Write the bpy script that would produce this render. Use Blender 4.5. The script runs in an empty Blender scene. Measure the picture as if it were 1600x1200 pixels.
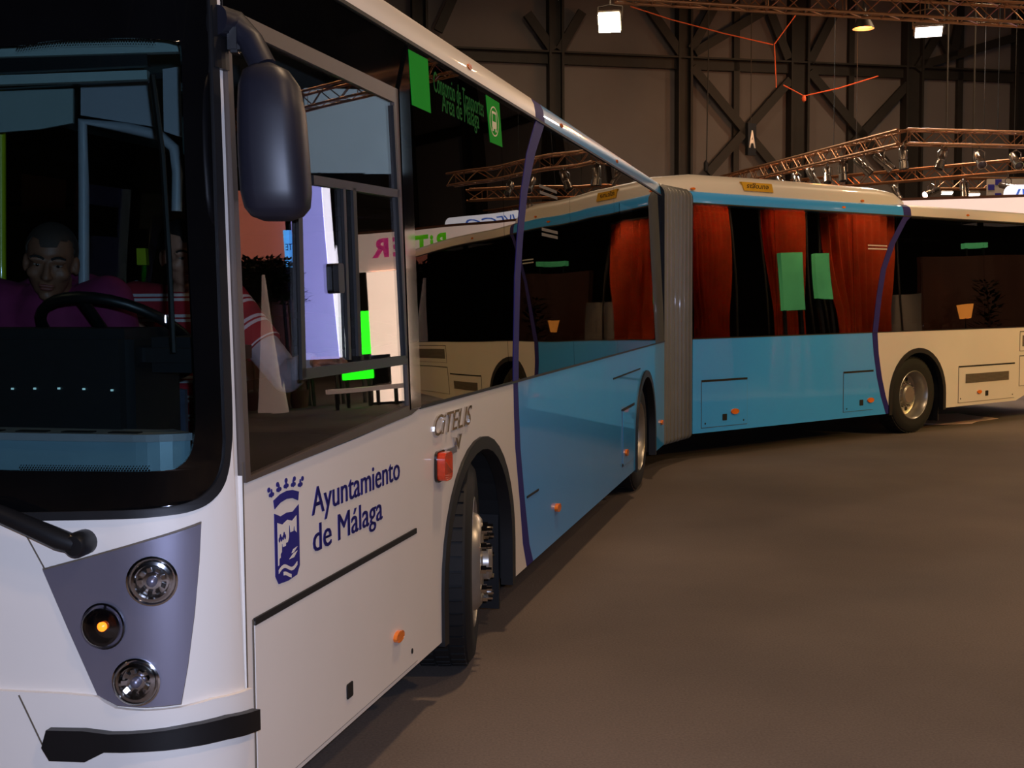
import bpy, bmesh, math, random
from mathutils import Vector, Matrix
from mathutils.geometry import tessellate_polygon
random.seed(7)
SC = bpy.context.scene
COL = SC.collection

# ---------------------------------------------------------------- camera
F, CH, PITCH, ROLL = 1888.0, 1.7304, 0.0700, 0.0068
FW = Vector((0, math.cos(PITCH), -math.sin(PITCH)))
UP = Vector((0, math.sin(PITCH), math.cos(PITCH)))
RI = Vector((1, 0, 0))
CPOS = Vector((0, 0, CH))
cr, sr = math.cos(ROLL), math.sin(ROLL)
cam = bpy.data.cameras.new('camera')
cam.sensor_width = 36; cam.lens = F / 1600 * 36; cam.clip_end = 300
camo = bpy.data.objects.new('camera', cam); COL.objects.link(camo)
cx, cy, cz = RI * cr - UP * sr, RI * sr + UP * cr, -FW
M = Matrix((cx, cy, cz)).transposed().to_4x4(); M.translation = CPOS
camo.matrix_world = M
SC.camera = camo

# ---------------------------------------------------------------- world, exposure, large lights
SC.view_settings.view_transform = 'Standard'; SC.view_settings.look = 'None'
SC.view_settings.gamma = 1.0; SC.view_settings.use_curve_mapping = False
SC.view_settings.exposure = 0.0
W = bpy.data.worlds.new('hall_air'); SC.world = W; W.use_nodes = True
W.node_tree.nodes['Background'].inputs[0].default_value = (0.010, 0.007, 0.005, 1)
W.node_tree.nodes['Background'].inputs[1].default_value = 1.0

def light(name, kind, loc, energy, color, size=0.3, target=None, spot=None):
    l = bpy.data.lights.new(name, kind); l.energy = energy; l.color = color
    if kind == 'AREA': l.shape = 'DISK'; l.size = size
    else: l.shadow_soft_size = size
    if kind == 'SPOT': l.spot_size = spot or 1.2; l.spot_blend = 0.6
    o = bpy.data.objects.new(name, l); COL.objects.link(o); o.location = loc
    if target is not None:
        o.rotation_euler = (Vector(target) - Vector(loc)).to_track_quat('-Z', 'Y').to_euler()
    return o

SODIUM = (1.0, 0.69, 0.42)
WHITE = (1.0, 0.93, 0.82)
HALL_LAMPS = [(-12, 2, 10.5), (6, -3, 10.5), (12, 8, 10.5), (-14, 18, 10.5), (14, 20, 10.5), (2, 6, 10.5), (2, 27, 10.5), (12, 30, 10.5)]
for hp in HALL_LAMPS:      # high-bay lamps, the last two added to brighten the back wall; their fixtures are built further down
    light('high_bay_light', 'AREA', hp, 380, SODIUM, 0.7, (hp[0], hp[1], 0))
light('camera_flash', 'POINT', (0.07, -0.05, CH + 0.10), 480, (0.58, 0.68, 1.0), 0.02)

# ---------------------------------------------------------------- pixel and plane helpers
def ray(x, y):
    u1, v1 = x - 800, 600 - y
    u, v = u1 * cr + v1 * sr, -u1 * sr + v1 * cr
    return RI * (u / F) + UP * (v / F) + FW
def at(x, y, depth):
    r = ray(x, y); return CPOS + r * (depth / r.y)
def proj(P):
    d = P - CPOS; a, b, c = d.dot(RI), d.dot(UP), d.dot(FW)
    u, v = F * a / c, F * b / c
    return (800 + u * cr - v * sr, 600 - (u * sr + v * cr))

class Sec: pass
def mk(x, y, a, zs, zb, zt, t):
    s = Sec(); s.O = Vector((x, y, 0)); s.d = Vector((math.sin(a), math.cos(a), 0))
    s.n = Vector((math.cos(a), -math.sin(a), 0)); s.zs, s.zb, s.zt, s.t, s.a = zs, zb, zt, t, a
    return s
S1 = mk(-0.8435, 3.0357, 0.2563, 0.268, 1.30, 2.754, 0.038)
S2 = mk(1.9121, 12.7647, 0.9172, 0.290, 1.30, 2.735, 0.060)
def off(S, z): return 0 if z <= S.zb else -S.t * (z - S.zb) / (S.zt - S.zb)
def L(S, s, o, z): return S.O + S.d * s + S.n * o + Vector((0, 0, z))
def side(S): return lambda s, z, w: L(S, s, off(S, z) + w, z)
def spx(S, x, y):
    r = ray(x, y); c = CPOS - S.O
    lam = -c.dot(S.n) / r.dot(S.n); P = c + r * lam
    if P.z > S.zb:
        k = S.t / (S.zt - S.zb)
        # c.n + lam r.n = -k*(cz+lam rz - zb)
        lam = -(c.dot(S.n) + k * (CPOS.z - S.zb)) / (r.dot(S.n) + k * r.z); P = c + r * lam
    return (P.dot(S.d), P.z)
def spl(S, pts): return [spx(S, *p) for p in pts]

# front surface of the bus: plan curve from the side seam round the corner to the centre
SEAM = 0.34
_c = []
for i in range(25):
    th = math.radians(86) * i / 24
    _c.append((-0.25 + 0.25 * math.cos(th), SEAM - 0.25 * math.sin(th)))
for i in range(1, 25):
    o = -0.235 - (1.25 - 0.235) * i / 24
    _c.append((o, 0.05 + 0.041 * ((o + 1.25) / 1.0) ** 2))
_a = [0]
for p, q in zip(_c, _c[1:]): _a.append(_a[-1] + math.hypot(q[0] - p[0], q[1] - p[1]))
LH = _a[-1]
def fcurve(a):
    m = a > LH
    aa = 2 * LH - a if m else a
    if aa <= 0: o, s, tx, ty = 0, SEAM - aa, 0, -1
    else:
        k = 0
        while k < len(_a) - 2 and _a[k + 1] < aa: k += 1
        f = (aa - _a[k]) / (_a[k + 1] - _a[k])
        o = _c[k][0] + f * (_c[k + 1][0] - _c[k][0]); s = _c[k][1] + f * (_c[k + 1][1] - _c[k][1])
        k0, k1 = max(k - 1, 0), min(k + 2, len(_c) - 1)
        tx, ty = _c[k1][0] - _c[k0][0], _c[k1][1] - _c[k0][1]
    l = math.hypot(tx, ty); no, ns = -ty / l, tx / l
    if m: o = -2.5 - o; no = -no
    return o, s, no, ns, aa
def front(a, z, w):
    o, s, no, ns, aa = fcurve(a)
    f = min(max(aa / 0.5, 0), 1); f = f * f * (3 - 2 * f)
    tum = off(S1, z) * (1 if o > -1.25 else -1) * max(0, 1 - aa / 0.5)
    return L(S1, s + ns * w + 0.05 * max(0, z - 1.15) * f, o + no * w + tum, z)
def fpx(x, y):
    a, z = 0.4, 1.2
    for _ in range(40):
        p = proj(front(a, z, 0)); e = 1e-4
        pa = proj(front(a + e, z, 0)); pz = proj(front(a, z + e, 0))
        j = ((pa[0] - p[0]) / e, (pz[0] - p[0]) / e, (pa[1] - p[1]) / e, (pz[1] - p[1]) / e)
        det = j[0] * j[3] - j[1] * j[2]
        dx, dy = x - p[0], y - p[1]
        da, dz = (j[3] * dx - j[1] * dy) / det, (-j[2] * dx + j[0] * dy) / det
        a += max(-.15, min(.15, da)); z += max(-.3, min(.3, dz))
        a = max(-0.3, min(1.3, a))
        if abs(da) + abs(dz) < 1e-5: break
    return (a, z)
def fpl(pts): return [fpx(*p) for p in pts]

# ---------------------------------------------------------------- materials
def lin(c):
    return tuple((v / 255 / 12.92 if v / 255 <= .04045 else ((v / 255 + .055) / 1.055) ** 2.4) for v in c) + (1,)
MATS = {}
def mat(name, rgb, rough=0.5, metal=0.0, coat=0.0, var=0.06, scale=8.0, bump=0.0, emit=0.0, spec=0.5, bscale=None):
    m = bpy.data.materials.new(name); m.use_nodes = True; nt = m.node_tree
    b = nt.nodes['Principled BSDF']; c = lin(rgb)
    tc = nt.nodes.new('ShaderNodeTexCoord')
    nz = nt.nodes.new('ShaderNodeTexNoise'); nz.inputs['Scale'].default_value = scale; nz.inputs['Detail'].default_value = 4
    nt.links.new(tc.outputs['Object'], nz.inputs['Vector'])
    rp = nt.nodes.new('ShaderNodeValToRGB')
    rp.color_ramp.elements[0].position = 0.3; rp.color_ramp.elements[1].position = 0.7
    rp.color_ramp.elements[0].color = tuple(v * (1 - var) for v in c[:3]) + (1,)
    rp.color_ramp.elements[1].color = tuple(min(1, v * (1 + var)) for v in c[:3]) + (1,)
    nt.links.new(nz.outputs['Fac'], rp.inputs['Fac'])
    nt.links.new(rp.outputs['Color'], b.inputs['Base Color'])
    b.inputs['Roughness'].default_value = rough; b.inputs['Metallic'].default_value = metal
    b.inputs['Coat Weight'].default_value = coat; b.inputs['Coat Roughness'].default_value = 0.04
    b.inputs['Specular IOR Level'].default_value = spec
    if emit:
        nt.links.new(rp.outputs['Color'], b.inputs['Emission Color']); b.inputs['Emission Strength'].default_value = emit
    if bump:
        bp = nt.nodes.new('ShaderNodeBump'); bp.inputs['Strength'].default_value = bump
        n2 = nt.nodes.new('ShaderNodeTexNoise'); n2.inputs['Scale'].default_value = bscale or scale * 6; n2.inputs['Detail'].default_value = 3
        nt.links.new(tc.outputs['Object'], n2.inputs['Vector'])
        nt.links.new(n2.outputs['Fac'], bp.inputs['Height']); nt.links.new(bp.outputs['Normal'], b.inputs['Normal'])
    MATS[name] = m; return m
def glass(name, tint, boost=1.3, wav=0.0, rough=0.0):
    m = bpy.data.materials.new(name); m.use_nodes = True; nt = m.node_tree
    for n in list(nt.nodes): nt.nodes.remove(n)
    out = nt.nodes.new('ShaderNodeOutputMaterial'); mx = nt.nodes.new('ShaderNodeMixShader')
    tr = nt.nodes.new('ShaderNodeBsdfTransparent'); tr.inputs[0].default_value = tuple(tint) + (1,)
    gl = nt.nodes.new('ShaderNodeBsdfGlossy'); gl.inputs['Roughness'].default_value = rough
    fr = nt.nodes.new('ShaderNodeFresnel'); ge = nt.nodes.new('ShaderNodeNewGeometry')
    io = nt.nodes.new('ShaderNodeMapRange'); io.inputs['To Min'].default_value = 1.5; io.inputs['To Max'].default_value = 1 / 1.5
    nt.links.new(ge.outputs['Backfacing'], io.inputs['Value']); nt.links.new(io.outputs[0], fr.inputs[0])   # same reflectance from both faces of the pane
    mu = nt.nodes.new('ShaderNodeMath'); mu.operation = 'MULTIPLY'; mu.inputs[1].default_value = boost; mu.use_clamp = True
    nt.links.new(fr.outputs[0], mu.inputs[0]); nt.links.new(mu.outputs[0], mx.inputs[0])
    nt.links.new(tr.outputs[0], mx.inputs[1]); nt.links.new(gl.outputs[0], mx.inputs[2]); nt.links.new(mx.outputs[0], out.inputs[0])
    if wav:
        tc = nt.nodes.new('ShaderNodeTexCoord'); nz = nt.nodes.new('ShaderNodeTexNoise'); nz.inputs['Scale'].default_value = 0.9
        nz.inputs['Detail'].default_value = 0
        bp = nt.nodes.new('ShaderNodeBump'); bp.inputs['Strength'].default_value = wav; bp.inputs['Distance'].default_value = 0.02
        nt.links.new(tc.outputs['Object'], nz.inputs['Vector']); nt.links.new(nz.outputs['Fac'], bp.inputs['Height'])
        nt.links.new(bp.outputs['Normal'], gl.inputs['Normal'])
    MATS[name] = m; return m
mat('cream', (226, 217, 206), 0.38, 0, 0.25, 0.015, 3)
mat('blue', (54, 170, 255), 0.34, 0, 0.9, 0.03, 2)
mat('navy', (40, 36, 112), 0.6, 0, 0, 0.03, spec=0.2)
mat('black_gloss', (7, 7, 8), 0.06, 0, 0.6, 0.1)
mat('rubber', (16, 16, 18), 0.55, 0, 0, 0.15, 20, 0.05)
mat('tyre', (13, 12, 12), 0.75, 0, 0, 0.2, 25, 0.12)
mat('black_plastic', (14, 14, 16), 0.42, 0, 0, 0.1, 30, 0.06)
mat('mirror_plastic', (22, 22, 32), 0.46, 0, 0, 0.06, 60, 0.05)
mat('under', (9, 9, 9), 0.8)
mat('grey_frame', (84, 72, 64), 0.4, 0.2, 0, 0.04)
mat('silver', (150, 148, 166), 0.34, 0.75, 0.3, 0.02, 3)
mat('chrome', (215, 213, 210), 0.10, 1.0, 0, 0.02)
mat('rim', (176, 170, 160), 0.33, 0.75, 0, 0.08, 10)
mat('bellows', (116, 113, 104), 0.42, 0, 0.1, 0.08, 4)
mat('amber', (236, 118, 16), 0.18, 0, 0.6, 0.06, 30, spec=0.7)
mat('indicator', (214, 54, 14), 0.15, 0, 0.7, 0.15, 60, spec=0.7)
mat('bulb', (255, 110, 24), 0.3, emit=4)
mat('gap', (10, 9, 9), 0.7)
mat('line', (96, 84, 70), 0.6)
mat('grille', (120, 112, 100), 0.6, 0.2, 0, 0.2, 60)
mat('green', (26, 160, 44), 0.8, 0, 0, 0.04, spec=0.1)
mat('green_text', (18, 92, 32), 0.8, spec=0.1)
mat('cream_print', (226, 220, 180), 0.5)
mat('yellow', (214, 160, 12), 0.45)
mat('notice_print', (120, 116, 110), 0.8, spec=0.1)
mat('white_print', (190, 188, 184), 0.5)
mat('skin', (128, 84, 62), 0.55, var=0.08, scale=18)
mat('skin_light', (196, 136, 110), 0.55, var=0.06, scale=18)
mat('hair', (20, 15, 13), 0.7, var=0.2, scale=80, bump=0.3)
mat('stubble_hair', (60, 46, 38), 0.75, var=0.2, scale=120, bump=0.2)
mat('hoodie', (124, 30, 78), 0.85, var=0.12, scale=30, bump=0.15)
mat('eye_white', (130, 112, 100), 0.3)
mat('iris', (24, 16, 12), 0.15)
mat('lip', (128, 66, 56), 0.5)
mat('grey_cloth', (176, 172, 178), 0.8, var=0.08, scale=26, bump=0.25)
mat('denim', (40, 46, 66), 0.85, var=0.15, scale=50)
mat('dash', (26, 27, 30), 0.5, var=0.1, bump=0.08, scale=40)
mat('panel_grey', (150, 156, 164), 0.45, var=0.03)
mat('liner', (142, 160, 158), 0.5, var=0.03)
mat('ledge', (140, 172, 186), 0.35, 0.1, var=0.04)
mat('seat_cloth', (66, 74, 96), 0.85, var=0.2, scale=30)
mat('pole_yellow', (176, 196, 30), 0.35, 0, 0.3)
mat('led', (150, 190, 200), 0.4, emit=1.2)
mat('bus_floor', (60, 58, 58), 0.7)
mat('steel_dark', (40, 37, 34), 0.6, 0.2, 0, 0.15, 3)
mat('wall_sheet', (108, 102, 100), 0.75, 0, 0, 0.10, 0.5, 0.05)
mat('truss', (160, 116, 84), 0.42, 0.85, 0, 0.06)
mat('can', (170, 158, 146), 0.25, 0.9, 0, 0.05)
mat('lens', (90, 84, 90), 0.1, 0.2, 0.5)
mat('lens_lit', (255, 226, 226), 0.3, emit=14, var=0.01)
mat('flood_lit', (255, 252, 226), 0.3, emit=38, var=0.01)
mat('tube_lit', (255, 240, 225), 0.3, emit=9, var=0.01)
mat('sodium_lit', (255, 130, 40), 0.3, emit=9, var=0.01)
mat('rope', (190, 84, 44), 0.7)
mat('sign_white', (226, 214, 196), 0.6)
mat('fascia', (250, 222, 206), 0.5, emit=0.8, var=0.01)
mat('sign_blue', (70, 110, 200), 0.5, emit=0.6)
mat('sign_lit', (236, 236, 246), 0.5, emit=0.9, var=0.01)
mat('print_green', (90, 190, 20), 0.5, emit=1.0)
mat('print_pink', (226, 60, 140), 0.5, emit=0.8)
mat('print_grey', (120, 116, 112), 0.5)
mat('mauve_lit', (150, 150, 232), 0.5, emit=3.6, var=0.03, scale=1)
mat('white_lit', (240, 236, 255), 0.5, emit=5.0, var=0.01)
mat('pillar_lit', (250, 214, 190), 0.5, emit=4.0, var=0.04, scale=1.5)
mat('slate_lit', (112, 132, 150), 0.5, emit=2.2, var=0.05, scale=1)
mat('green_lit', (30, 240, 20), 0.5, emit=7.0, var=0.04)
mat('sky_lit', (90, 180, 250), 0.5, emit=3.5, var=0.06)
mat('awning_glow', (214, 120, 96), 0.8, emit=1.4, var=0.05, scale=1)  # emission stands in for light falling on the canopy
mat('pale_cloth_glow', (226, 196, 184), 0.8, emit=0.55, var=0.03)  # cloth given a glow in place of light on cone and step
mat('leaf', (20, 34, 22), 0.6, var=0.3, scale=10)
mat('pot', (92, 60, 46), 0.7)
mat('curtain', (222, 86, 30), 0.85, var=0.15, scale=4)
mat('stand_wall', (120, 78, 56), 0.7, var=0.06, scale=2)
mat('screen_green', (110, 216, 130), 0.5, emit=1.7, var=0.15, scale=2)
mat('shade_lit', (255, 150, 60), 0.6, emit=4.0, var=0.05)
mat('board_grey', (150, 140, 126), 0.6, var=0.08, scale=3)
mat('sheet', (226, 192, 184), 0.8, var=0.05, scale=3)
glass('glass_dark', (0.16, 0.16, 0.155), 1.35, 0.25)
glass('glass_driver', (0.80, 0.80, 0.80), 1.1, 0.10)
glass('glass_clear', (0.64, 0.71, 0.71), 1.0)
glass('glass_lamp', (0.86, 0.87, 0.9), 1.6)
# floor carpet: brown grey with worn lighter patches
def floor_mat():
    m = bpy.data.materials.new('carpet'); m.use_nodes = True; nt = m.node_tree; b = nt.nodes['Principled BSDF']
    tc = nt.nodes.new('ShaderNodeTexCoord')
    n1 = nt.nodes.new('ShaderNodeTexNoise'); n1.inputs['Scale'].default_value = 0.35; n1.inputs['Detail'].default_value = 5
    n2 = nt.nodes.new('ShaderNodeTexNoise'); n2.inputs['Scale'].default_value = 90; n2.inputs['Detail'].default_value = 3
    for n in (n1, n2): nt.links.new(tc.outputs['Object'], n.inputs['Vector'])
    r1 = nt.nodes.new('ShaderNodeValToRGB'); r1.color_ramp.elements[0].position = .35; r1.color_ramp.elements[1].position = .7
    r1.color_ramp.elements[0].color = lin((92, 82, 76)); r1.color_ramp.elements[1].color = lin((118, 105, 96))
    r2 = nt.nodes.new('ShaderNodeValToRGB'); r2.color_ramp.elements[0].color = (.62, .62, .62, 1); r2.color_ramp.elements[1].color = (1.3, 1.3, 1.3, 1)
    mx = nt.nodes.new('ShaderNodeMix'); mx.data_type = 'RGBA'; mx.blend_type = 'MULTIPLY'; mx.inputs['Factor'].default_value = 1
    nt.links.new(n1.outputs['Fac'], r1.inputs[0]); nt.links.new(n2.outputs['Fac'], r2.inputs[0])
    nt.links.new(r1.outputs[0], mx.inputs['A']); nt.links.new(r2.outputs[0], mx.inputs['B'])
    nt.links.new(mx.outputs['Result'], b.inputs['Base Color']); b.inputs['Roughness'].default_value = .85
    b.inputs['Specular IOR Level'].default_value = .2
    bp = nt.nodes.new('ShaderNodeBump'); bp.inputs['Strength'].default_value = .25; bp.inputs['Distance'].default_value = .01
    nt.links.new(n2.outputs['Fac'], bp.inputs['Height']); nt.links.new(bp.outputs['Normal'], b.inputs['Normal'])
    MATS['carpet'] = m
floor_mat()
# striped shirt: bands across the height of the torso / along the sleeve (object z)
def stripe_mat(name, scale, lo):
    m = bpy.data.materials.new(name); m.use_nodes = True; nt = m.node_tree; b = nt.nodes['Principled BSDF']
    uv = nt.nodes.new('ShaderNodeUVMap'); uv.uv_map = 'UVMap'
    sp = nt.nodes.new('ShaderNodeSeparateXYZ')
    if lo: tc = nt.nodes.new('ShaderNodeTexCoord'); nt.links.new(tc.outputs['Object'], sp.inputs[0])
    else: nt.links.new(uv.outputs[0], sp.inputs[0])
    a = nt.nodes.new('ShaderNodeMath'); a.operation = 'MULTIPLY'; a.inputs[1].default_value = scale; nt.links.new(sp.outputs['Z' if lo else 'Y'], a.inputs[0])
    f = nt.nodes.new('ShaderNodeMath'); f.operation = 'FRACT'; nt.links.new(a.outputs[0], f.inputs[0])
    r = nt.nodes.new('ShaderNodeValToRGB'); r.color_ramp.interpolation = 'CONSTANT'
    red, wh = lin((168, 36, 50)), lin((216, 206, 210))
    e = r.color_ramp.elements; e[0].position = 0; e[0].color = red; e[1].position = .52; e[1].color = wh
    for p, c in ((.66, red), (.74, wh), (.88, red)):
        q = e.new(p); q.color = c
    nt.links.new(f.outputs[0], r.inputs[0]); nt.links.new(r.outputs[0], b.inputs['Base Color']); b.inputs['Roughness'].default_value = .85
    MATS[name] = m
stripe_mat('stripes', 11.0, 0)
stripe_mat('stripes_body', 13.0, 1)

# ---------------------------------------------------------------- object helpers
PINV = {}
def thing(name, label, cat, loc=(0, 0, 0), group=None, rot=None):
    o = bpy.data.objects.new(name, None); COL.objects.link(o); o.empty_display_size = 0.2
    o.location = loc; mw = Matrix.Translation(Vector(loc))
    if rot is not None: o.rotation_euler = rot; mw = mw @ rot.to_matrix().to_4x4()
    o['label'] = label; o['category'] = cat
    if group: o['group'] = group
    PINV[o.name] = mw.inverted(); return o
def tag(o, label, cat, group=None):
    o['label'] = label; o['category'] = cat
    if group: o['group'] = group
    return o
def obj(name, bm, m, parent=None, smooth=False, local=False, label=None, kind=None):
    if isinstance(bm, bpy.types.Mesh): me = bm
    else:
        bmesh.ops.recalc_face_normals(bm, faces=bm.faces[:])
        me = bpy.data.meshes.new(name); bm.to_mesh(me); bm.free()
    if smooth:
        me.shade_smooth(); me.set_sharp_from_angle(angle=math.radians(smooth if smooth is not True else 40))
    me.materials.clear(); me.materials.append(MATS[m])
    o = bpy.data.objects.new(name, me); COL.objects.link(o)
    if parent is not None:
        o.parent = parent
        if parent.type == 'EMPTY' and not local: o.matrix_parent_inverse = PINV[parent.name]
    if label: o['label'] = label
    if kind: o['kind'] = kind
    return o
def struct(name, bm, m, parent=None, **k):
    o = obj(name, bm, m, parent, **k)
    if parent is None: o['kind'] = 'structure'
    return o
def add_prism(bm, poly, w0, w1, mp, cut=None, holes=()):
    """polygon (a,z) with holes -> slab between offsets w0<w1, mapped onto a surface"""
    t = bmesh.new()
    loops = [[Vector((p[0], p[1], 0)) for p in poly]] + [[Vector((p[0], p[1], 0)) for p in h] for h in holes]
    flat = [v for l in loops for v in l]
    vs = [t.verts.new(v) for v in flat]
    for tri in tessellate_polygon(loops):
        try: t.faces.new([vs[i] for i in tri])
        except ValueError: pass
    if cut:
        a0 = min(v.x for v in flat); a1 = max(v.x for v in flat)
        k = math.ceil(a0 / cut)
        while k * cut < a1 - 1e-5:
            if k * cut > a0 + 1e-5:
                bmesh.ops.bisect_plane(t, geom=t.verts[:] + t.edges[:] + t.faces[:], dist=1e-6, plane_co=(k * cut, 0, 0), plane_no=(1, 0, 0))
            k += 1
    g = bmesh.ops.extrude_face_region(t, geom=t.faces[:], use_keep_orig=True)
    top = set(v for v in g['geom'] if isinstance(v, bmesh.types.BMVert))
    for v in t.verts: v.co = mp(v.co.x, v.co.y, w1 if v in top else w0)
    me = bpy.data.meshes.new('tmp'); t.to_mesh(me); t.free(); bm.from_mesh(me); bpy.data.meshes.remove(me)
    return bm
def prism(poly, w0, w1, mp, cut=None, holes=()): return add_prism(bmesh.new(), poly, w0, w1, mp, cut, holes)
def add_box(bm, c, sx, sy, sz, ax=None):
    ax = ax or (Vector((1, 0, 0)), Vector((0, 1, 0)), Vector((0, 0, 1)))
    c = Vector(c); vs = []
    for k in (-1, 1):
        for j in (-1, 1):
            for i in (-1, 1): vs.append(bm.verts.new(c + ax[0] * (i * sx / 2) + ax[1] * (j * sy / 2) + ax[2] * (k * sz / 2)))
    for f in ((0, 2, 3, 1), (4, 5, 7, 6), (0, 1, 5, 4), (2, 6, 7, 3), (0, 4, 6, 2), (1, 3, 7, 5)): bm.faces.new([vs[i] for i in f])
    return bm
def bevel(bm, r, seg=2):
    bmesh.ops.bevel(bm, geom=bm.edges[:], offset=r, segments=seg, affect='EDGES', clamp_overlap=True); return bm
def frame_of(d):
    d = d.normalized(); r = Vector((0, 0, 1)) if abs(d.z) < .95 else Vector((1, 0, 0))
    u = d.cross(r).normalized(); return u, u.cross(d).normalized()
def add_tube(bm, pts, rad, n=8, caps=True, closed=False):
    pts = [Vector(p) for p in pts]; R = rad if isinstance(rad, (list, tuple)) else [rad] * len(pts)
    uvl = bm.loops.layers.uv.get('UVMap') or bm.loops.layers.uv.new('UVMap'); rings = []; le = [0]
    for p, q in zip(pts, pts[1:]): le.append(le[-1] + (q - p).length)
    u = None
    for i, p in enumerate(pts):
        if closed: d = pts[(i + 1) % len(pts)] - pts[i - 1]
        else: d = pts[min(i + 1, len(pts) - 1)] - pts[max(i - 1, 0)]
        d.normalize()
        if u is None: u, v = frame_of(d)
        else:
            u = (u - d * u.dot(d)).normalized(); v = u.cross(d).normalized()
        rings.append([bm.verts.new(p + (u * math.cos(2 * math.pi * k / n) + v * math.sin(2 * math.pi * k / n)) * R[i]) for k in range(n)])
    rng = range(len(rings)) if closed else range(len(rings) - 1)
    for i in rng:
        j = (i + 1) % len(rings)
        for k in range(n):
            f = bm.faces.new([rings[i][k], rings[i][(k + 1) % n], rings[j][(k + 1) % n], rings[j][k]])
            for lp, (uu, vv) in zip(f.loops, ((k / n, le[i]), ((k + 1) / n, le[i]), ((k + 1) / n, le[j]), (k / n, le[j]))): lp[uvl].uv = (uu, vv)
    if caps and not closed: bm.faces.new(rings[0][::-1]); bm.faces.new(rings[-1])
    return bm
def tube(pts, rad, n=8, **k): return add_tube(bmesh.new(), pts, rad, n, **k)
def add_lathe(bm, prof, mw, n=28, closed=False):
    """profile (r, y) turned about the local Y axis, then mw"""
    rings = []
    for r, y in prof:
        if r < 1e-6: rings.append([bm.verts.new(mw @ Vector((0, y, 0)))])
        else: rings.append([bm.verts.new(mw @ Vector((r * math.cos(2 * math.pi * k / n), y, r * math.sin(2 * math.pi * k / n)))) for k in range(n)])
    prs = list(zip(rings, rings[1:])) + ([(rings[-1], rings[0])] if closed else [])
    for A, B in prs:
        for k in range(n):
            l = (k + 1) % n
            q = [A[k % len(A)], A[l % len(A)], B[l % len(B)], B[k % len(B)]]
            s = []
            for v in q:
                if v not in s: s.append(v)
            if len(s) > 2: bm.faces.new(s)
    return bm
def lathe(prof, mw, n=28, closed=False): return add_lathe(bmesh.new(), prof, mw, n, closed)
def basis(y, z=Vector((0, 0, 1)), loc=(0, 0, 0)):
    """matrix whose local Y is y, local Z near z"""
    y = Vector(y).normalized(); x = y.cross(Vector(z)).normalized(); zz = x.cross(y)
    m = Matrix((x, y, zz)).transposed().to_4x4(); m.translation = Vector(loc); return m
def text_mesh(s, size=1.0, shear=0.0, width=None, bold=0.0):
    c = bpy.data.curves.new('t', 'FONT'); c.body = s; c.size = size; c.shear = shear; c.offset = bold; c.resolution_u = 3
    o = bpy.data.objects.new('t', c); COL.objects.link(o)
    bpy.context.view_layer.update()
    me = bpy.data.meshes.new_from_object(o.evaluated_get(bpy.context.evaluated_depsgraph_get()))
    bpy.data.objects.remove(o); bpy.data.curves.remove(c)
    xs = [v.co.x for v in me.vertices]
    if width:
        k = width / (max(xs) - min(xs)); x0 = min(xs)
        for v in me.vertices: v.co.x = (v.co.x - x0) * k
    return me
def text_on(s, size, a, z, w, mp, width=None, thick=0.002, shear=0.0, bold=0.0, rot=0.0, dbl=0.0):
    """lettering as a thin solid laid on a surface at (a,z)"""
    me = text_mesh(s, size, shear, width, bold); bm = bmesh.new(); bm.from_mesh(me)
    if dbl:                                    # heavier strokes: a second copy moved sideways
        for v in me.vertices: v.co.x += dbl
        bm.from_mesh(me)
    bpy.data.meshes.remove(me)
    g = bmesh.ops.extrude_face_region(bm, geom=bm.faces[:], use_keep_orig=True)
    top = set(v for v in g['geom'] if isinstance(v, bmesh.types.BMVert))
    cR, sR = math.cos(rot), math.sin(rot)
    for v in bm.verts:
        x, y = v.co.x, v.co.y
        v.co = mp(a + x * cR - y * sR, z + x * sR + y * cR, w + (thick if v in top else 0))
    return bm
def ell(c, rx, rz, n=20): return [(c[0] + rx * math.cos(2 * math.pi * k / n), c[1] + rz * math.sin(2 * math.pi * k / n)) for k in range(n)]
def rrect(x0, z0, x1, z1, r, n=4):
    P = []
    for cx_, cz_, a0 in ((x1 - r, z1 - r, 0), (x0 + r, z1 - r, 90), (x0 + r, z0 + r, 180), (x1 - r, z0 + r, 270)):
        for k in range(n + 1):
            a = math.radians(a0 + 90 * k / n); P.append((cx_ + r * math.cos(a), cz_ + r * math.sin(a)))
    return P
def densify(poly, step=0.05):
    P = []
    for p, q in zip(poly, poly[1:] + poly[:1]):
        n = max(1, int(math.hypot(q[0] - p[0], q[1] - p[1]) / step))
        P += [(p[0] + (q[0] - p[0]) * k / n, p[1] + (q[1] - p[1]) * k / n) for k in range(n)]
    return P
ORD = ['first', 'second', 'third', 'fourth', 'fifth', 'sixth', 'seventh', 'eighth', 'ninth', 'tenth', 'eleventh', 'twelfth']

# ================================================================ SETTING
bm = bmesh.new(); add_box(bm, (0, 10, -0.05), 90, 90, 0.1); struct('floor', bm, 'carpet')
WA = math.radians(13.5)
WD = Vector((math.cos(WA), math.sin(WA), 0)); WN = Vector((math.sin(WA), -math.cos(WA), 0)); WO = Vector((0, 35, 0))
def wpx(x, y, o=0.0):
    r = ray(x, y); c = CPOS - (WO + WN * o); lam = -c.dot(WN) / r.dot(WN); return CPOS + r * lam
def wmap(u, z, w): return WO + WD * u + WN * w + Vector((0, 0, z))
def wuz(x, y):
    P = wpx(x, y) - WO; return P.dot(WD), P.z
bm = prism([(-34, -0.05), (34, -0.05), (34, 18), (-34, 18)], -0.3, -0.12, wmap)
wall = struct('wall_back', bm, 'steel_dark')
beam_z = wuz(1060, 100)[1]
colx = [(865, 24), (1065, 24), (1243, 34), (1421, 30), (1592, 34)]
cu = [wuz(x, 95)[0] for x, w in colx]
step = cu[1] - cu[0]
us = [cu[0] - step * k for k in range(6, 0, -1)] + cu + [cu[-1] + step * k for k in range(1, 5)]
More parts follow.
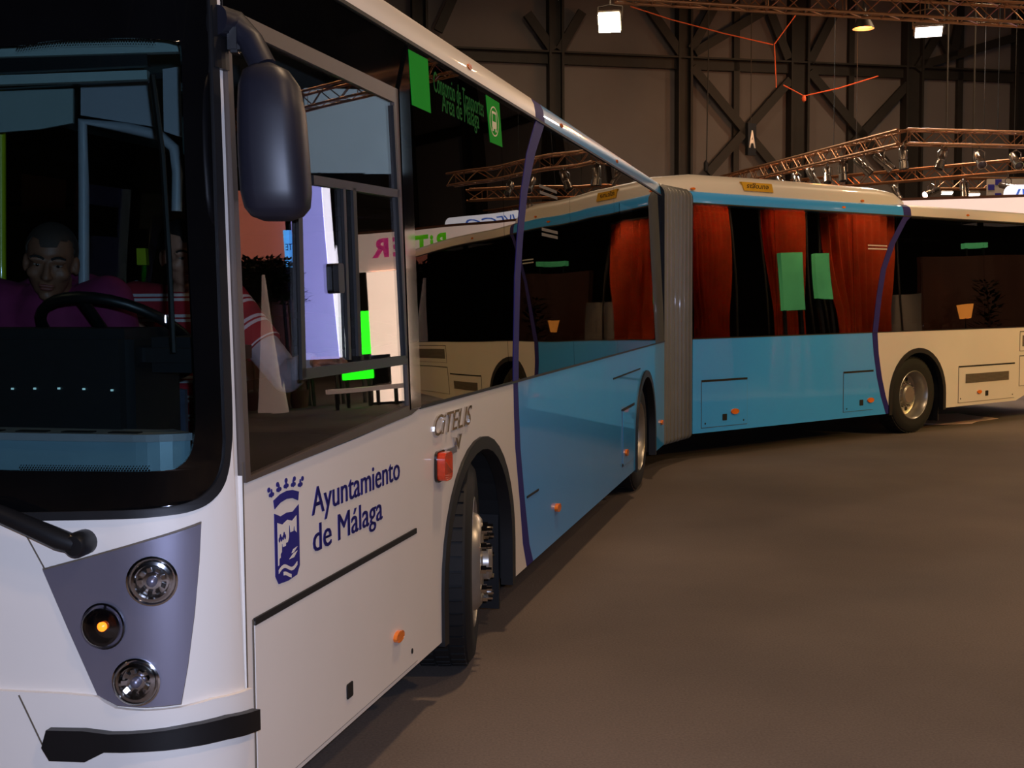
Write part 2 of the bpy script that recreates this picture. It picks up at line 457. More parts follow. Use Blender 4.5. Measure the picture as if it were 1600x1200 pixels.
for i, (u0, u1) in enumerate(zip(us, us[1:])):
    for z0, z1 in ((0.0, beam_z / 2 - 0.02), (beam_z / 2 + 0.02, beam_z), (beam_z, 13.5)):
        obj('wall_panel', prism([(u0 + .02, z0 + .02), (u1 - .02, z0 + .02), (u1 - .02, z1 - .02), (u0 + .02, z1 - .02)], -0.12, -0.02, wmap), 'wall_sheet', wall)
for i, u in enumerate(us):
    hw = 0.30 if i in (8, 9, 10) else 0.22
    b2 = bmesh.new()
    for a, b in ((-hw, -hw + .07), (hw - .07, hw)): add_prism(b2, [(u + a, -.02), (u + b, -.02), (u + b, 15), (u + a, 15)], 0, .36, wmap)
    add_prism(b2, [(u - hw + .07, -.02), (u + hw - .07, -.02), (u + hw - .07, 15), (u - hw + .07, 15)], .14, .2, wmap)
    obj('column', b2, 'steel_dark', wall)
for z, h in ((beam_z, .34), (beam_z + 2.35, .22), (13.6, .4)):
    b2 = prism([(-33, z - h / 2), (33, z - h / 2), (33, z + h / 2), (-33, z + h / 2)], .0, .16, wmap)
    add_prism(b2, [(-33, z + h / 2 - .05), (33, z + h / 2 - .05), (33, z + h / 2), (-33, z + h / 2)], .16, .34, wmap)
    obj('beam', b2, 'steel_dark', wall)
def wbar(name, p, q, wd, o=.2, dep=.14):
    a, b = Vector(wuz(*p)), Vector(wuz(*q)); d = (b - a).normalized(); n = Vector((-d.y, d.x)) * wd / 2
    obj(name, prism([a - n, b - n, b + n, a + n], o, o + dep, wmap), 'steel_dark', wall)
for p, q in (((1076, 108), (1215, 275)), ((1228, 128), (1100, 272)), ((1258, 115), (1392, 275)), ((1410, 135), (1320, 232)),
             ((1258, 100), (1300, 18)), ((1225, 95), (1196, 20)), ((820, 25), (860, 82)), ((905, 22), (870, 82)), ((1008, 15), (1058, 86)),
             ((1080, 85), (1205, 10)), ((1075, 80), (1115, 5)), ((705, 0), (682, 52)), ((1430, 105), (1600, 55)), ((1425, 112), (1455, 60)), ((1478, 92), (1463, 60)), ((1480, 90), (1492, 30)),
             ((878, 100), (1050, 300)), ((1440, 120), (1580, 290))):
    if p[0] == 878 or p[0] == 1440: continue
    wbar('brace', p, q, .26)
for x in (1148, 1327, 1497):
    a = wuz(x, 100)[0]
    obj('post', prism([(a - .09, 0), (a + .09, 0), (a + .09, 13.4), (a - .09, 13.4)], .02, .16, wmap), 'steel_dark', wall)
# the rest of the hall shell, seen only in reflections
for nm, c, sz in (('wall_left', (-36, 5, 7), (0.4, 80, 14)), ('wall_right', (36, 5, 7), (0.4, 80, 14)), ('wall_front', (0, -30, 7), (72, 0.4, 14))):
    bm = bmesh.new(); add_box(bm, c, *sz); struct(nm, bm, 'steel_dark')
bm = bmesh.new(); add_box(bm, (0, 8, 15.2), 76, 80, 0.3); struct('ceiling', bm, 'steel_dark')

# ================================================================ BUS
BUS = thing('articulated_bus', 'long cream and sky blue articulated city bus bent to the right at its bellows', 'bus', L(S1, 4.5, -1.25, 0))
m1, m2 = side(S1), side(S2)
def part(name, bm, m, par=None, **k): return obj(name, bm, m, par or BUS, **k)
AX1, AX2, AX3 = 2.72, 8.075, 4.05
def arch(sc, zs, r=0.60, n=18):
    """points of a wheel opening, from front foot over the top to rear foot"""
    return [(sc - r, zs)] + [(sc - r * math.cos(math.pi * k / n), 0.48 + r * math.sin(math.pi * k / n)) for k in range(n + 1)] + [(sc + r, zs)]
def lerp_pts(P, z):
    for p, q in zip(P, P[1:]):
        if (p[1] - z) * (q[1] - z) <= 0 and p[1] != q[1]: return p[0] + (q[0] - p[0]) * (z - p[1]) / (q[1] - p[1])
    return P[0][0] if abs(P[0][1] - z) < abs(P[-1][1] - z) else P[-1][0]
# --- stripe outlines
st1l = spl(S1, [(837, 183), (822, 240), (813, 300), (807, 370), (803, 433), (802, 500), (801, 560), (801, 598)])
st1r = spl(S1, [(850, 190), (835, 240), (823, 300), (816, 370), (812, 433), (810, 500), (809, 560), (809, 595)])
st1L = spl(S1, [(802, 600), (803, 650), (805, 700), (812, 783), (817, 850), (823, 886)])
st1R = spl(S1, [(809, 597), (811, 650), (813, 700), (820, 783), (827, 850), (833, 880)])
st2l = spl(S2, [(1412, 339), (1407, 346), (1389, 381), (1376, 421), (1369, 465), (1363, 519)])
st2r = spl(S2, [(1424, 340), (1416, 346), (1398, 381), (1384, 421), (1377, 465), (1371, 519)])
st2L = spl(S2, [(1362.5, 521), (1365, 553), (1370, 590), (1376, 619), (1384, 647)])
st2R = spl(S2, [(1371, 521), (1373, 553), (1378, 590), (1384, 619), (1392, 645)])
def setz(P, z0, z1):
    P = list(P); P[0] = (P[0][0], z0); P[-1] = (P[-1][0], z1); return P
st1L, st1R = setz(st1L, S1.zb, S1.zs), setz(st1R, S1.zb, S1.zs)
st2L, st2R = setz(st2L, S2.zb, S2.zs), setz(st2R, S2.zb, S2.zs)
st1l, st1r = setz(st1l, S1.zt, S1.zb), setz(st1r, S1.zt, S1.zb)
st2l, st2r = setz(st2l, S2.zt, S2.zb), setz(st2r, S2.zt, S2.zb)
END1, LEN2 = 9.35, 8.3
dw = [spx(S1, 385, 753), spx(S1, 560, 684), spx(S1, 640, 648)]
s_pil0, s_pil1 = spx(S1, 636, 640)[0], spx(S1, 655, 637)[0]
# --- lower side panels
g = 0.002
poly = [(SEAM, S1.zs)] + arch(AX1, S1.zs) + [p for p in st1L[::-1]] + [(s_pil1 + .05, S1.zb)] + dw[::-1] + [(SEAM, dw[0][1] + .02)]
part('side_panel', prism(poly, -0.03, 0, m1), 'cream', label='cream lower side panel of the front section')
part('livery_stripe', prism(st1L + st1R[::-1], -0.03, 0.001, m1), 'navy')
poly = st1R[::-1]
poly = [(st1R[-1][0], S1.zs)] + arch(AX2, S1.zs) + [(END1, S1.zs), (END1, S1.zb)] + st1R[:-1]
part('side_panel', prism(poly, -0.03, 0, m1), 'blue', label='sky blue lower side panel of the front section')
poly = [(0, S2.zs)] + [st2L[-1]] + st2L[::-1][1:] + [(0, S2.zb)]
part('side_panel', prism(poly, -0.03, 0, m2), 'blue', label='sky blue lower side panel of the trailing section')
part('livery_stripe', prism(st2L + st2R[::-1], -0.03, 0.001, m2), 'navy')
poly = [st2R[-1]] + arch(AX3, S2.zs)[1:] + [(6.35, S2.zs), (6.7, S2.zs + .10), (LEN2, S2.zs + .16), (LEN2, S2.zb)] + st2R[:-1]
poly[1:1] = [(AX3 - .6, S2.zs)]
part('side_panel', prism(poly, -0.03, 0, m2), 'cream', label='cream lower side panel of the trailing section')
# --- wheel arch lips and housings
for S, mp, ax in ((S1, m1, AX1), (S1, m1, AX2), (S2, m2, AX3)):
    A, B = arch(ax, S.zs - .02, 0.605), arch(ax, S.zs - .02, 0.545)
    o = part('wheel_arch', prism(A + B[::-1], -0.05, 0.014, mp), 'rubber', smooth=50)
    C, D = arch(ax, S.zs, 0.612), arch(ax, S.zs, 0.60)
    obj('housing', prism(C + D[::-1], -0.62, -0.03, mp), 'under', o)
# --- glazing
def panes(S, mp, edges, m='glass_dark', z0=None, z1=None):
    for a, b in zip(edges, edges[1:]):
        part('window_pane', prism([(a + .003, S.zb + .004), (b - .003, S.zb + .004), (b - .003, S.zt - .003), (a + .003, S.zt - .003)], -0.012, 0.002, mp), m)
e1 = [s_pil1, spx(S1, 795, 600)[0], spx(S1, 897, 571)[0], spx(S1, 965, 552)[0], END1 - .02]
panes(S1, m1, e1)
e2 = [0.02, 1.35, 2.75, 4.15, 5.55, 6.95, LEN2]
panes(S2, m2, e2)
part('livery_stripe', prism(st1l + st1r[::-1], 0.002, 0.005, m1), 'navy', label='navy stripe across the glazing')
part('livery_stripe', prism(st2l + st2r[::-1], 0.002, 0.005, m2), 'navy', label='navy stripe across the glazing')
# window seals along the belt
part('window_seal', prism([(s_pil1, S1.zb - .006), (END1, S1.zb - .006), (END1, S1.zb + .006), (s_pil1, S1.zb + .006)], 0, .006, m1), 'rubber')
part('window_seal', prism([(0, S2.zb - .005), (LEN2, S2.zb - .005), (LEN2, S2.zb + .005), (0, S2.zb + .005)], 0, .004, m2), 'rubber')
# inner window posts so that the glazing does not float
for S, mp, E in ((S1, m1, e1), (S2, m2, e2)):
    for a in E:
        part('window_post', prism([(a - .03, S.zb - .02), (a + .03, S.zb - .02), (a + .03, S.zt), (a - .03, S.zt)], -0.07, -0.014, mp), 'under')
# driver's window
fo = spl(S1, [(352, 12), (630, 145), (653, 637), (640, 648), (385, 753)]); fo[0] = (SEAM + .005, fo[0][1]); fo[-1] = (SEAM + .005, fo[-1][1])
fi = spl(S1, [(366, 44), (613, 160), (636, 634), (388, 745)]); fi[0] = (fi[3][0], fi[0][1])
DWF = part('driver_window', prism(fo, -0.02, 0.008, m1, holes=[fi]), 'grey_frame', label='large driver side window with grey frame')
obj('pane', prism(fi, -0.006, -0.001, m1), 'glass_driver', DWF)
fo2 = spl(S1, [(390, 700), (634, 620), (634, 612), (392, 690)])
def sbar(p, q, wd, w0=-.001, w1=.010, m='black_plastic', name='sash_bar'):
    a, b = Vector(spx(S1, *p)), Vector(spx(S1, *q)); d = (b - a).normalized(); n = Vector((-d.y, d.x)) * wd / 2
    obj(name, prism([a - n, b - n, b + n, a + n], w0, w1, m1), m, DWF)
sbar((464, 286), (471, 590), .030); sbar((486, 281), (622, 303), .030)
sbar((534, 292), (543, 562), .022); sbar((550, 294), (559, 556), .030, m='rubber'); sbar((612, 165), (632, 560), .02)
sbar((468, 585), (633, 562), .034)
a, z = spx(S1, 526, 435)
obj('latch', bevel(prism(rrect(a - .03, z - .05, a + .02, z + .05, .012), 0, .02, m1), .003, 1), 'black_plastic', DWF)
# glossy black panel over the driver's window and pillar behind it
part('upper_side_panel', prism([fo[0], fo[1], (s_pil1, fo[1][1] - .02), (s_pil1, S1.zt - .003), (SEAM, S1.zt - .003)], -0.02, 0.002, m1), 'black_gloss')
pl = [(s_pil0 + .012, S1.zb), (s_pil1 - .004, S1.zb), (s_pil1 - .004, S1.zt - .02), (s_pil0 + .012, fo[1][1])]
part('pillar', bevel(prism(pl, -0.02, 0.012, m1), .004, 1), 'black_gloss')
# --- cant rail and roof
RP = [(0, 0), (-.003, .035), (-.010, .08), (-.028, .115), (-.08, .142), (-.28, .165), (-.7, .19), (-1.25, .20)]
def rail(S, s0, s1, m, name='cant_rail', prof=RP[:6], inner=True):
    bm = bmesh.new()
    ring = []
    for s in (s0, s1):
        P = [L(S, s, -S.t + o, S.zt + h) for o, h in prof]
        P += [L(S, s, -S.t + o - .0, S.zt + h - .03) for o, h in reversed(prof)]
        ring.append([bm.verts.new(p) for p in P])
    n = len(ring[0])
    for k in range(n): bm.faces.new([ring[0][k], ring[0][(k + 1) % n], ring[1][(k + 1) % n], ring[1][k]])
    bm.faces.new(ring[0][::-1]); bm.faces.new(ring[1])
    return part(name, bm, m, smooth=35)
rail(S1, SEAM - .0, st1l[0][0], 'cream'); rail(S1, st1l[0][0], st1r[0][0] + .02, 'navy'); rail(S1, st1r[0][0] + .02, END1, 'blue')
rail(S2, 0, st2l[0][0], 'blue'); rail(S2, st2l[0][0], st2r[0][0], 'navy'); rail(S2, st2r[0][0], LEN2, 'cream')
def roof(S, s0, s1):
    P = [(o, h) for o, h in RP[5:]] + [(-2.5 - o + 2 * 0, h) for o, h in RP[::-1][1:]]
    P = [(-S.t + o if o > -1.25 else o + S.t, h) for o, h in P]
    bm = bmesh.new(); ring = []
    for s in (s0, s1):
        Q = [L(S, s, o, S.zt + h) for o, h in P] + [L(S, s, o, S.zt + h - .03) for o, h in P[::-1]]
        ring.append([bm.verts.new(p) for p in Q])
    n = len(ring[0])
    for k in range(n): bm.faces.new([ring[0][k], ring[0][(k + 1) % n], ring[1][(k + 1) % n], ring[1][k]])
    bm.faces.new(ring[0][::-1]); bm.faces.new(ring[1])
    part('roof', bm, 'cream', smooth=35)
roof(S1, SEAM - .2, END1); roof(S2, 0, LEN2)
# gutter line under the rail
for S, mp, a, b in ((S1, m1, SEAM, END1), (S2, m2, 0, LEN2)):
    part('rain_gutter', prism([(a, S.zt - .012), (b, S.zt - .012), (b, S.zt + .002), (a, S.zt + .002)], 0, .010, mp), 'rubber')
# roof pod of the trailing section
def pod():
    bm = bmesh.new(); rings = []
    for s, h, ins in ((-.60, .08, .10), (-.35, .16, .04), (.2, .22, .0), (1.5, .235, 0), (3.35, .235, 0), (3.75, .21, .03), (3.95, .14, .07), (4.02, .05, .10)):
        z0 = S2.zt + .10
        P = [(-.10 - ins, z0), (-.115 - ins, z0 + h * .55), (-.16 - ins, z0 + h * .85), (-.26 - ins, z0 + h), (-1.25, z0 + h + .01)]
        P = P + [(-2.5 - o, z) for o, z in P[::-1][1:]]
        rings.append([bm.verts.new(L(S2, s, o, z)) for o, z in P])
    for A, B in zip(rings, rings[1:]):
        for k in range(len(A) - 1): bm.faces.new([A[k], A[k + 1], B[k + 1], B[k]])
        bm.faces.new([A[0], B[0], B[-1], A[-1]])
    bm.faces.new(rings[0]); bm.faces.new(rings[-1])
    o = part('roof_pod', bm, 'cream', smooth=40)
    q = lambda s, z, w: L(S2, s, -.10 - .27 * (z - S2.zt - .10) * .35 + w, z)
    lab = obj('label', prism([(.90, S2.zt + .17), (1.38, S2.zt + .17), (1.36, S2.zt + .265), (.86, S2.zt + .265)], -.03, .012, q), 'yellow', o)
    obj('lettering', text_on('eurogas', .085, 1.30, S2.zt + .240, .012, q, .36, rot=math.pi, shear=.2), 'gap', lab if False else o)
    for s in (0.1, 3.0): obj('marker_lamp', bevel(prism(ell((s, S2.zt + .15), .03, .014, 10), -.01, .015, q), .003, 1), 'amber', o)
pod()
# --- right side, rear, floor, ceiling lining
for S, a, b in ((S1, SEAM, END1), (S2, 0, LEN2)):
    rm = lambda s, z, w, S=S: L(S, s, -2.5 - w - (off(S, z)), z)
    part('off_side_panel', prism([(a, S.zs), (b, S.zs), (b, S.zb), (a, S.zb)], -.03, 0, rm), 'cream')
    part('off_side_glazing', prism([(a, S.zb), (b, S.zb), (b, S.zt), (a, S.zt)], -.012, 0, rm), 'glass_dark')
    part('off_side_cant_rail', prism([(a, S.zt), (b, S.zt), (b, S.zt + .12), (a, S.zt + .12)], -.05, -.005, rm), 'cream')
    part('ceiling_lining', add_box(bmesh.new(), L(S, (a + b) / 2 + .1, -1.25, S.zt - .08), 2.3, b - a - .3, .02, (S.n, S.d, Vector((0, 0, 1)))), 'liner')
rb = lambda o, z, w: L(S2, LEN2 + w, o, z)
part('rear_panel', prism([(-2.5, .45), (0, .45), (0, 1.3), (-.06, 2.8), (-2.44, 2.8), (-2.5, 1.3)], -.05, 0, rb), 'cream')
def slab(S, s0, s1, o0, o1, z0, z1, m='under', name='underbody', par=None):
    return part(name, add_box(bmesh.new(), L(S, (s0 + s1) / 2, (o0 + o1) / 2, (z0 + z1) / 2), abs(o1 - o0), s1 - s0, z1 - z0, (S.n, S.d, Vector((0, 0, 1)))), m, par)
slab(S1, .45, 2.05, -.06, -2.44, .30, .48); slab(S1, 2.05, END1, -.64, -1.86, .30, .62); slab(S1, 3.36, 7.44, -.04, -2.46, .30, .36)
slab(S1, 2.05, 3.4, -.64, -1.86, .62, 1.12); slab(S1, 7.4, 8.75, -.64, -1.86, .62, 1.12)
slab(S1, 2.05, END1, -.05, -2.45, 1.10, 1.16, name='floor_deck')
slab(S2, 0, LEN2, -.64, -1.86, .32, 1.12); slab(S2, .02, 3.4, -.04, -2.46, .32, .40); slab(S2, 4.7, 6.3, -.04, -2.46, .34, .42)
slab(S2, 0, LEN2, -.05, -2.45, 1.10, 1.16, name='floor_deck')
# --- bellows
NF = 8
def bell():
    lp = []
    for cx_, cz_, a0 in ((-.10, 2.76, 0), (-2.40, 2.76, 90), (-2.46, .30, 180), (-.04, .30, 270)):
        r = .10 if cz_ > 1 else .04
        for k in range(5):
            a = math.radians(a0 + 22.5 * k); lp.append((cx_ + r * math.cos(a), cz_ + r * math.sin(a), math.cos(a), math.sin(a)))
    def ring(bm, t, d):
        V = []
        for o, z, no, nz in lp:
            o2, z2 = o + no * d, z + nz * d
            A, B = L(S1, END1 - .0, o2, z2), L(S2, 0, o2, z2)
            V.append(bm.verts.new(A.lerp(B, t)))
        return V
    for k in range(NF):
        bm = bmesh.new(); t0, t1 = k / NF, (k + 1) / NF; w = t1 - t0
        R = [ring(bm, t0 + w * f, d) for f, d in ((0, -.085), (.10, -.012), (.24, .014), (.40, .004), (.76, .004), (.90, -.012), (1, -.085))]
        for A, B in zip(R, R[1:]):
            n = len(A)
            for i in range(n): bm.faces.new([A[i], A[(i + 1) % n], B[(i + 1) % n], B[i]])
        part('bellows_fold', bm, 'bellows', smooth=50)
    for t, S in ((0, S1), (1, S2)):
        bm = bmesh.new(); A, B = ring(bm, t, .0), ring(bm, t, -.09); n = len(A)
        for i in range(n): bm.faces.new([A[i], A[(i + 1) % n], B[(i + 1) % n], B[i]])
        bmesh.ops.solidify(bm, geom=bm.faces[:], thickness=.02)
        part('bellows_frame', bm, 'black_plastic')
    part('turntable', lathe([(0, .35), (.75, .35), (.75, .55), (0, .55)], basis((0, 0, 1), (0, 1, 0), (L(S1, END1, -1.25, 0) + L(S2, 0, -1.25, 0)) / 2 - Vector((0, 0, 0)))), 'under')
bell()
# --- hatches on the side
def hatch(S, mp, s0, s1, z0, z1, m, topgap=.012, latch=None, marker=None, dots=(), grille=None, mk=.035):
    h = part('service_hatch', prism([(s0, z0), (s1, z0), (s1, z1), (s0, z1)], .0035, .007, mp), m)
    obj('hatch_gap', prism([(s0 - .005, z0 - .005), (s1 + .005, z0 - .005), (s1 + .005, z1 + .005), (s0 - .005, z1 + .005)], 0, .0035, mp), 'line', h)
    obj('hinge_gap', prism([(s0, z1 - topgap), (s1, z1 - topgap), (s1, z1 + topgap * .6), (s0, z1 + topgap * .6)], .002, .009, mp), 'gap', h)
    if latch:
        a, z, r = latch
        l = obj('latch', bevel(prism(rrect(a - r, z - r, a + r, z + r, r * .25), .004, .011, mp), .002, 1), 'gap', h)
    if marker:
        a, z = marker
        obj('marker_lamp', bevel(prism(ell((a, z), mk * 1.25, mk * .62, 16), .004, .022, mp), .008, 2), 'amber', h, smooth=40)
    for a, z in dots: obj('lock', prism(ell((a, z), .009, .011, 10), .004, .010, mp), 'gap', h)
    if grille:
        a0, a1, b0, b1 = grille; gr = obj('vent_grille', prism([(a0, b0), (a1, b0), (a1, b1), (a0, b1)], .006, .010, mp), 'grille', h)
        n = 7
        bm = bmesh.new()
        for k in range(n):
            zz = b0 + (b1 - b0) * (k + .5) / n
            add_prism(bm, [(a0, zz - .004), (a1, zz - .004), (a1, zz + .006), (a0, zz + .006)], .010, .015, mp)
        obj('grille_slats', bm, 'line', h, kind='stuff')
    return h
q = lambda *p: spx(S1, *p)
hatch(S1, m1, q(392, 975)[0] + .012, q(648, 828)[0], q(648, 1033)[1], q(648, 828)[1], 'cream', .013, (*q(543, 1078), .026), q(618, 994), [q(641, 1017)], mk=.036)
q = lambda *p: spx(S2, *p)
hatch(S2, m2, q(1096, 595)[0], q(1167, 591)[0], q(1131, 665)[1], q(1131, 593)[1], 'blue', .014, (*q(1131.5, 651.6), .035), q(1147, 642.5), [q(1101, 662), q(1161, 656)], mk=.05)
hatch(S2, m2, q(1318, 581)[0], q(1364, 579)[0], q(1345, 641)[1], q(1345, 580)[1], 'blue', .014, (*q(1345, 629), .035), q(1359, 625), [q(1322, 639)], mk=.05)
hatch(S2, m2, q(1498, 572)[0], q(1585, 568)[0], q(1540, 625)[1], q(1540, 570)[1], 'cream', .012, (*q(1541, 614), .035), q(1529, 612), [q(1500, 623), q(1581, 616)], (q(1508, 590)[0], q(1575, 590)[0], q(1541, 596)[1], q(1541, 582)[1]), mk=.04)
hatch(S2, m2, q(1593, 560)[0], LEN2 - .15, q(1593, 548)[1], q(1593, 518)[1], 'cream', .006, grille=(q(1597, 530)[0], LEN2 - .3, q(1597, 541)[1], q(1597, 524)[1]))
hatch(S2, m2, q(1593, 560)[0], LEN2 - .15, S2.zs + .2, q(1593, 556)[1], 'cream', .006)
# rear hatch of the blue part ahead of the second axle, step marks and marker lamps
q = lambda *p: spx(S1, *p)
h = hatch(S1, m1, q(972, 640)[0], q(990, 632)[0], q(981, 722)[1], q(981, 636)[1], 'blue', .010, marker=q(977, 707), dots=[q(972, 727)], mk=.045)
for x, y in ((869, 793), (1033, 660)):
    a, z = q(x, y); part('side_marker_lamp', bevel(prism(ell((a, z), .05, .026, 16), 0, .022, m1), .008, 2), 'amber', smooth=40)
for (x0, y0), (x1, y1) in (((823, 777), (841, 764)), ((971, 641), (991, 630)), ((958, 592), (1000, 593))):
    a0, z0 = q(x0, y0); a1, z1 = q(x1, y1)
    part('panel_slot', prism([(a0, z0 - .006), (a1, z0 - .006), (a1, z0 + .006), (a0, z0 + .006)], 0, .004, m1), 'gap')
# indicator beside the front wheel arch
a, z = q(686, 727)
ind = part('side_indicator', bevel(prism(rrect(a - .058, z - .062, a + .052, z + .058, .028), 0, .045, m1), .014, 3), 'indicator', smooth=50)
obj('indicator_base', prism(rrect(a - .066, z - .068, a + .058, z + .064, .03), 0, .012, m1), 'black_gloss', ind)
# model badge
a, z = q(676, 678); a1, z1 = q(735, 655)
part('badge_lettering', text_on('CiTELIS', .125, a, z - .012, 0, m1, a1 - a, .009, .35), 'chrome')
cp = lambda P: spl(S1, [(650 + x / 9.23, 630 + y / 9.23) for x, y in P])
part('badge', prism(cp([(395, 690), (425, 660), (550, 620), (555, 700), (420, 755), (395, 740)]), 0, .012, m1), 'silver')
part('badge', prism(cp([(530, 490), (558, 505), (572, 565), (600, 442), (620, 435), (590, 590), (578, 665), (548, 600)]), 0, .014, m1), 'chrome')
# lettering on the cream panel
a, z = q(487, 806); a1, z1 = q(624, 750)
b, zb_ = q(489, 864); b1, _ = q(597, 822)
zl = z + .005; zl2 = zb_ - .000
part('town_lettering', text_on('Ayuntamiento', .128, a, z, 0, m1, a1 - a, .002, dbl=.0035), 'navy')
bw = b1 - b
part('town_lettering', text_on('de', .128, b, zb_, 0, m1, bw * .235, .002, dbl=.0035), 'navy')
part('town_lettering', text_on('Málaga', .128, b + bw * .33, zb_, 0, m1, bw * .67, .002, dbl=.0035), 'navy')
# crest: crown band with five trefoils, shield with castle and waves
p0 = q(430, 905); p1 = q(468, 795)
ca, cb = q(429, 850)[0], q(467, 840)[0]; cw = cb - ca
zt_, zb2 = q(448, 795)[1], q(448, 908)[1]; chh = zt_ - zb2
U = lambda u, v: (ca + cw * u, zb2 + chh * v)
shield = part('crest', prism([U(0, .14), U(.12, .02), U(.5, 0), U(.88, .02), U(1, .14), U(1, 1), U(.75, .93), U(.5, .95), U(.25, .93), U(0, 1)], 0, .002, m1), 'navy')
obj('castle_sky', prism([U(.1, .86), U(.3, .81), U(.5, .85), U(.7, .81), U(.88, .86), U(.88, .62), U(.8, .66), U(.8, .72), U(.76, .72), U(.74, .66), U(.62, .66), U(.60, .76), U(.56, .76), U(.55, .60), U(.5, .54), U(.42, .54), U(.42, .5), U(.3, .5), U(.29, .55), U(.26, .55), U(.25, .44), U(.2, .42), U(.2, .37), U(.15, .36), U(.14, .28), U(.1, .27)], .002, .003, m1), 'cream', shield)
for v in (.16, .06):
    up_ = [U(.12 + .76 * k / 12, v + .045 * math.sin(k / 12 * 2 * math.pi) + .05) for k in range(13)]
    dn = [U(.12 + .76 * k / 12, v + .045 * math.sin(k / 12 * 2 * math.pi)) for k in range(13)]
    if v < .1: up_, dn = up_[3:9], dn[3:9]
    obj('wave', prism(dn + up_[::-1], .002, .003, m1), 'cream', shield)
for k in (0, 1):
    obj('wave', prism([U(.55 + .1 * k, .29 + .07 * k), U(.75, .29 + .07 * k), U(.9, .36 + .06 * k), U(.72, .345 + .06 * k)], .002, .003, m1), 'cream', shield)
for c in ((.2, .62), (.35, .63)):
    for dx, dz in ((-.04, 0), (.04, 0), (0, .04)): obj('tree', prism(ell(U(c[0] + dx, c[1] + dz), .006, .008, 8), .003, .0035, m1), 'navy', shield)
part('crest_crown', prism([U(.02, 1.06), U(.25, 1.12), U(.5, 1.14), U(.75, 1.12), U(.98, 1.06), U(1.02, 1.18), U(.75, 1.235), U(.5, 1.25), U(.25, 1.235), U(-.02, 1.18)], 0, .002, m1), 'navy')
for k in range(5):
    u, v, ti = -.09 + 1.18 * k / 4, 1.27 + .05 * math.sin(math.pi * k / 4), (k - 2) * .05
    bm = bmesh.new()
    for j, (dx, dz, r1, r2) in enumerate(((-.05, .0, .05, .028), (.05, .0, .05, .028), (ti, .075, .055, .035), (0, .02, .03, .06))):
        cc = U(u + dx, v + dz); add_prism(bm, ell(cc, cw * r1, chh * r2, 10), 0, .0016 + .0002 * j, m1)
    part('crest_trefoil', bm, 'navy')
# stickers on the glazing
part('transport_sticker', prism(spl(S1, [(637, 77), (667, 93), (672, 177), (643, 164)]), .002, .004, m1), 'green')
st = part('transport_sticker', prism(spl(S1, [(758, 148), (779, 161), (784, 230), (765, 222)]), .002, .004, m1), 'green')
a, z = q(771, 190)
kx = (q(781, 195)[0] - q(762, 185)[0]) * .36; kz = (q(771, 168)[1] - q(771, 214)[1]) * .5
obj('pictogram_ring', prism(ell((a, z), kx, kz, 28), .004, .0045, m1, holes=[ell((a, z), kx * .92, kz * .92, 28)]), 'cream_print', st)
obj('pictogram', prism(rrect(a - kx * .5, z - kz * .5, a + kx * .5, z + kz * .66, kx * .15), .004, .005, m1, holes=[rrect(a - kx * .4, z - kz * .02, a + kx * .4, z + kz * .5, kx * .06)]), 'cream_print', st)
for d in (-.34, .34): obj('pictogram', prism(rrect(a + kx * d - kx * .13, z - kz * .68, a + kx * d + kx * .13, z - kz * .5, kx * .05), .004, .005, m1), 'cream_print', st)
a0, z0 = q(677, 135); a1, z1 = q(755, 178)
part('sticker_lettering', text_on('Consorcio de Transportes', .125, a0, z0 - .02, .002, m1, (a1 - a0), .001), 'green_text')
a0, z0 = q(690, 170); a1, z1 = q(748, 202)
part('sticker_lettering', text_on('Área de Málaga', .125, a0, z0 - .01, .002, m1, (a1 - a0), .001), 'green_text')
for x, y, wd in ((842, 290, .46), (843, 300, .46), (846, 358, .42), (846, 366, .42)):
    a, z = q(x, y); part('window_notice', prism([(a, z - .009), (a + wd, z - .009), (a + wd, z + .009), (a, z + .009)], .002, .003, m1), 'notice_print')
a, z = q(968, 345); part('window_notice', prism([(a, z - .14), (a + .62, z - .14), (a + .62, z + .14), (a, z + .14)], .002, .004, m1), 'black_gloss')
a, z = spx(S2, 1356, 383)
for k in (0, 1): part('window_notice', prism([(a, z - .01 - .04 * k), (a + .38, z - .01 - .04 * k), (a + .38, z + .006 - .04 * k), (a, z + .006 - .04 * k)], .002, .003, m2), 'white_print')
# roof edge marker lamps
for S, ss in ((S1, (2.75, 4.75, 6.8)), (S2, (2.6, 5.2))):
    for s in ss:
        part('roof_marker_lamp', bevel(prism(ell((s, S.zt + .055), .035, .014, 10), -.03, .0, lambda a, z, w, S=S: L(S, a, -S.t + w, z)), .004, 1), 'amber')

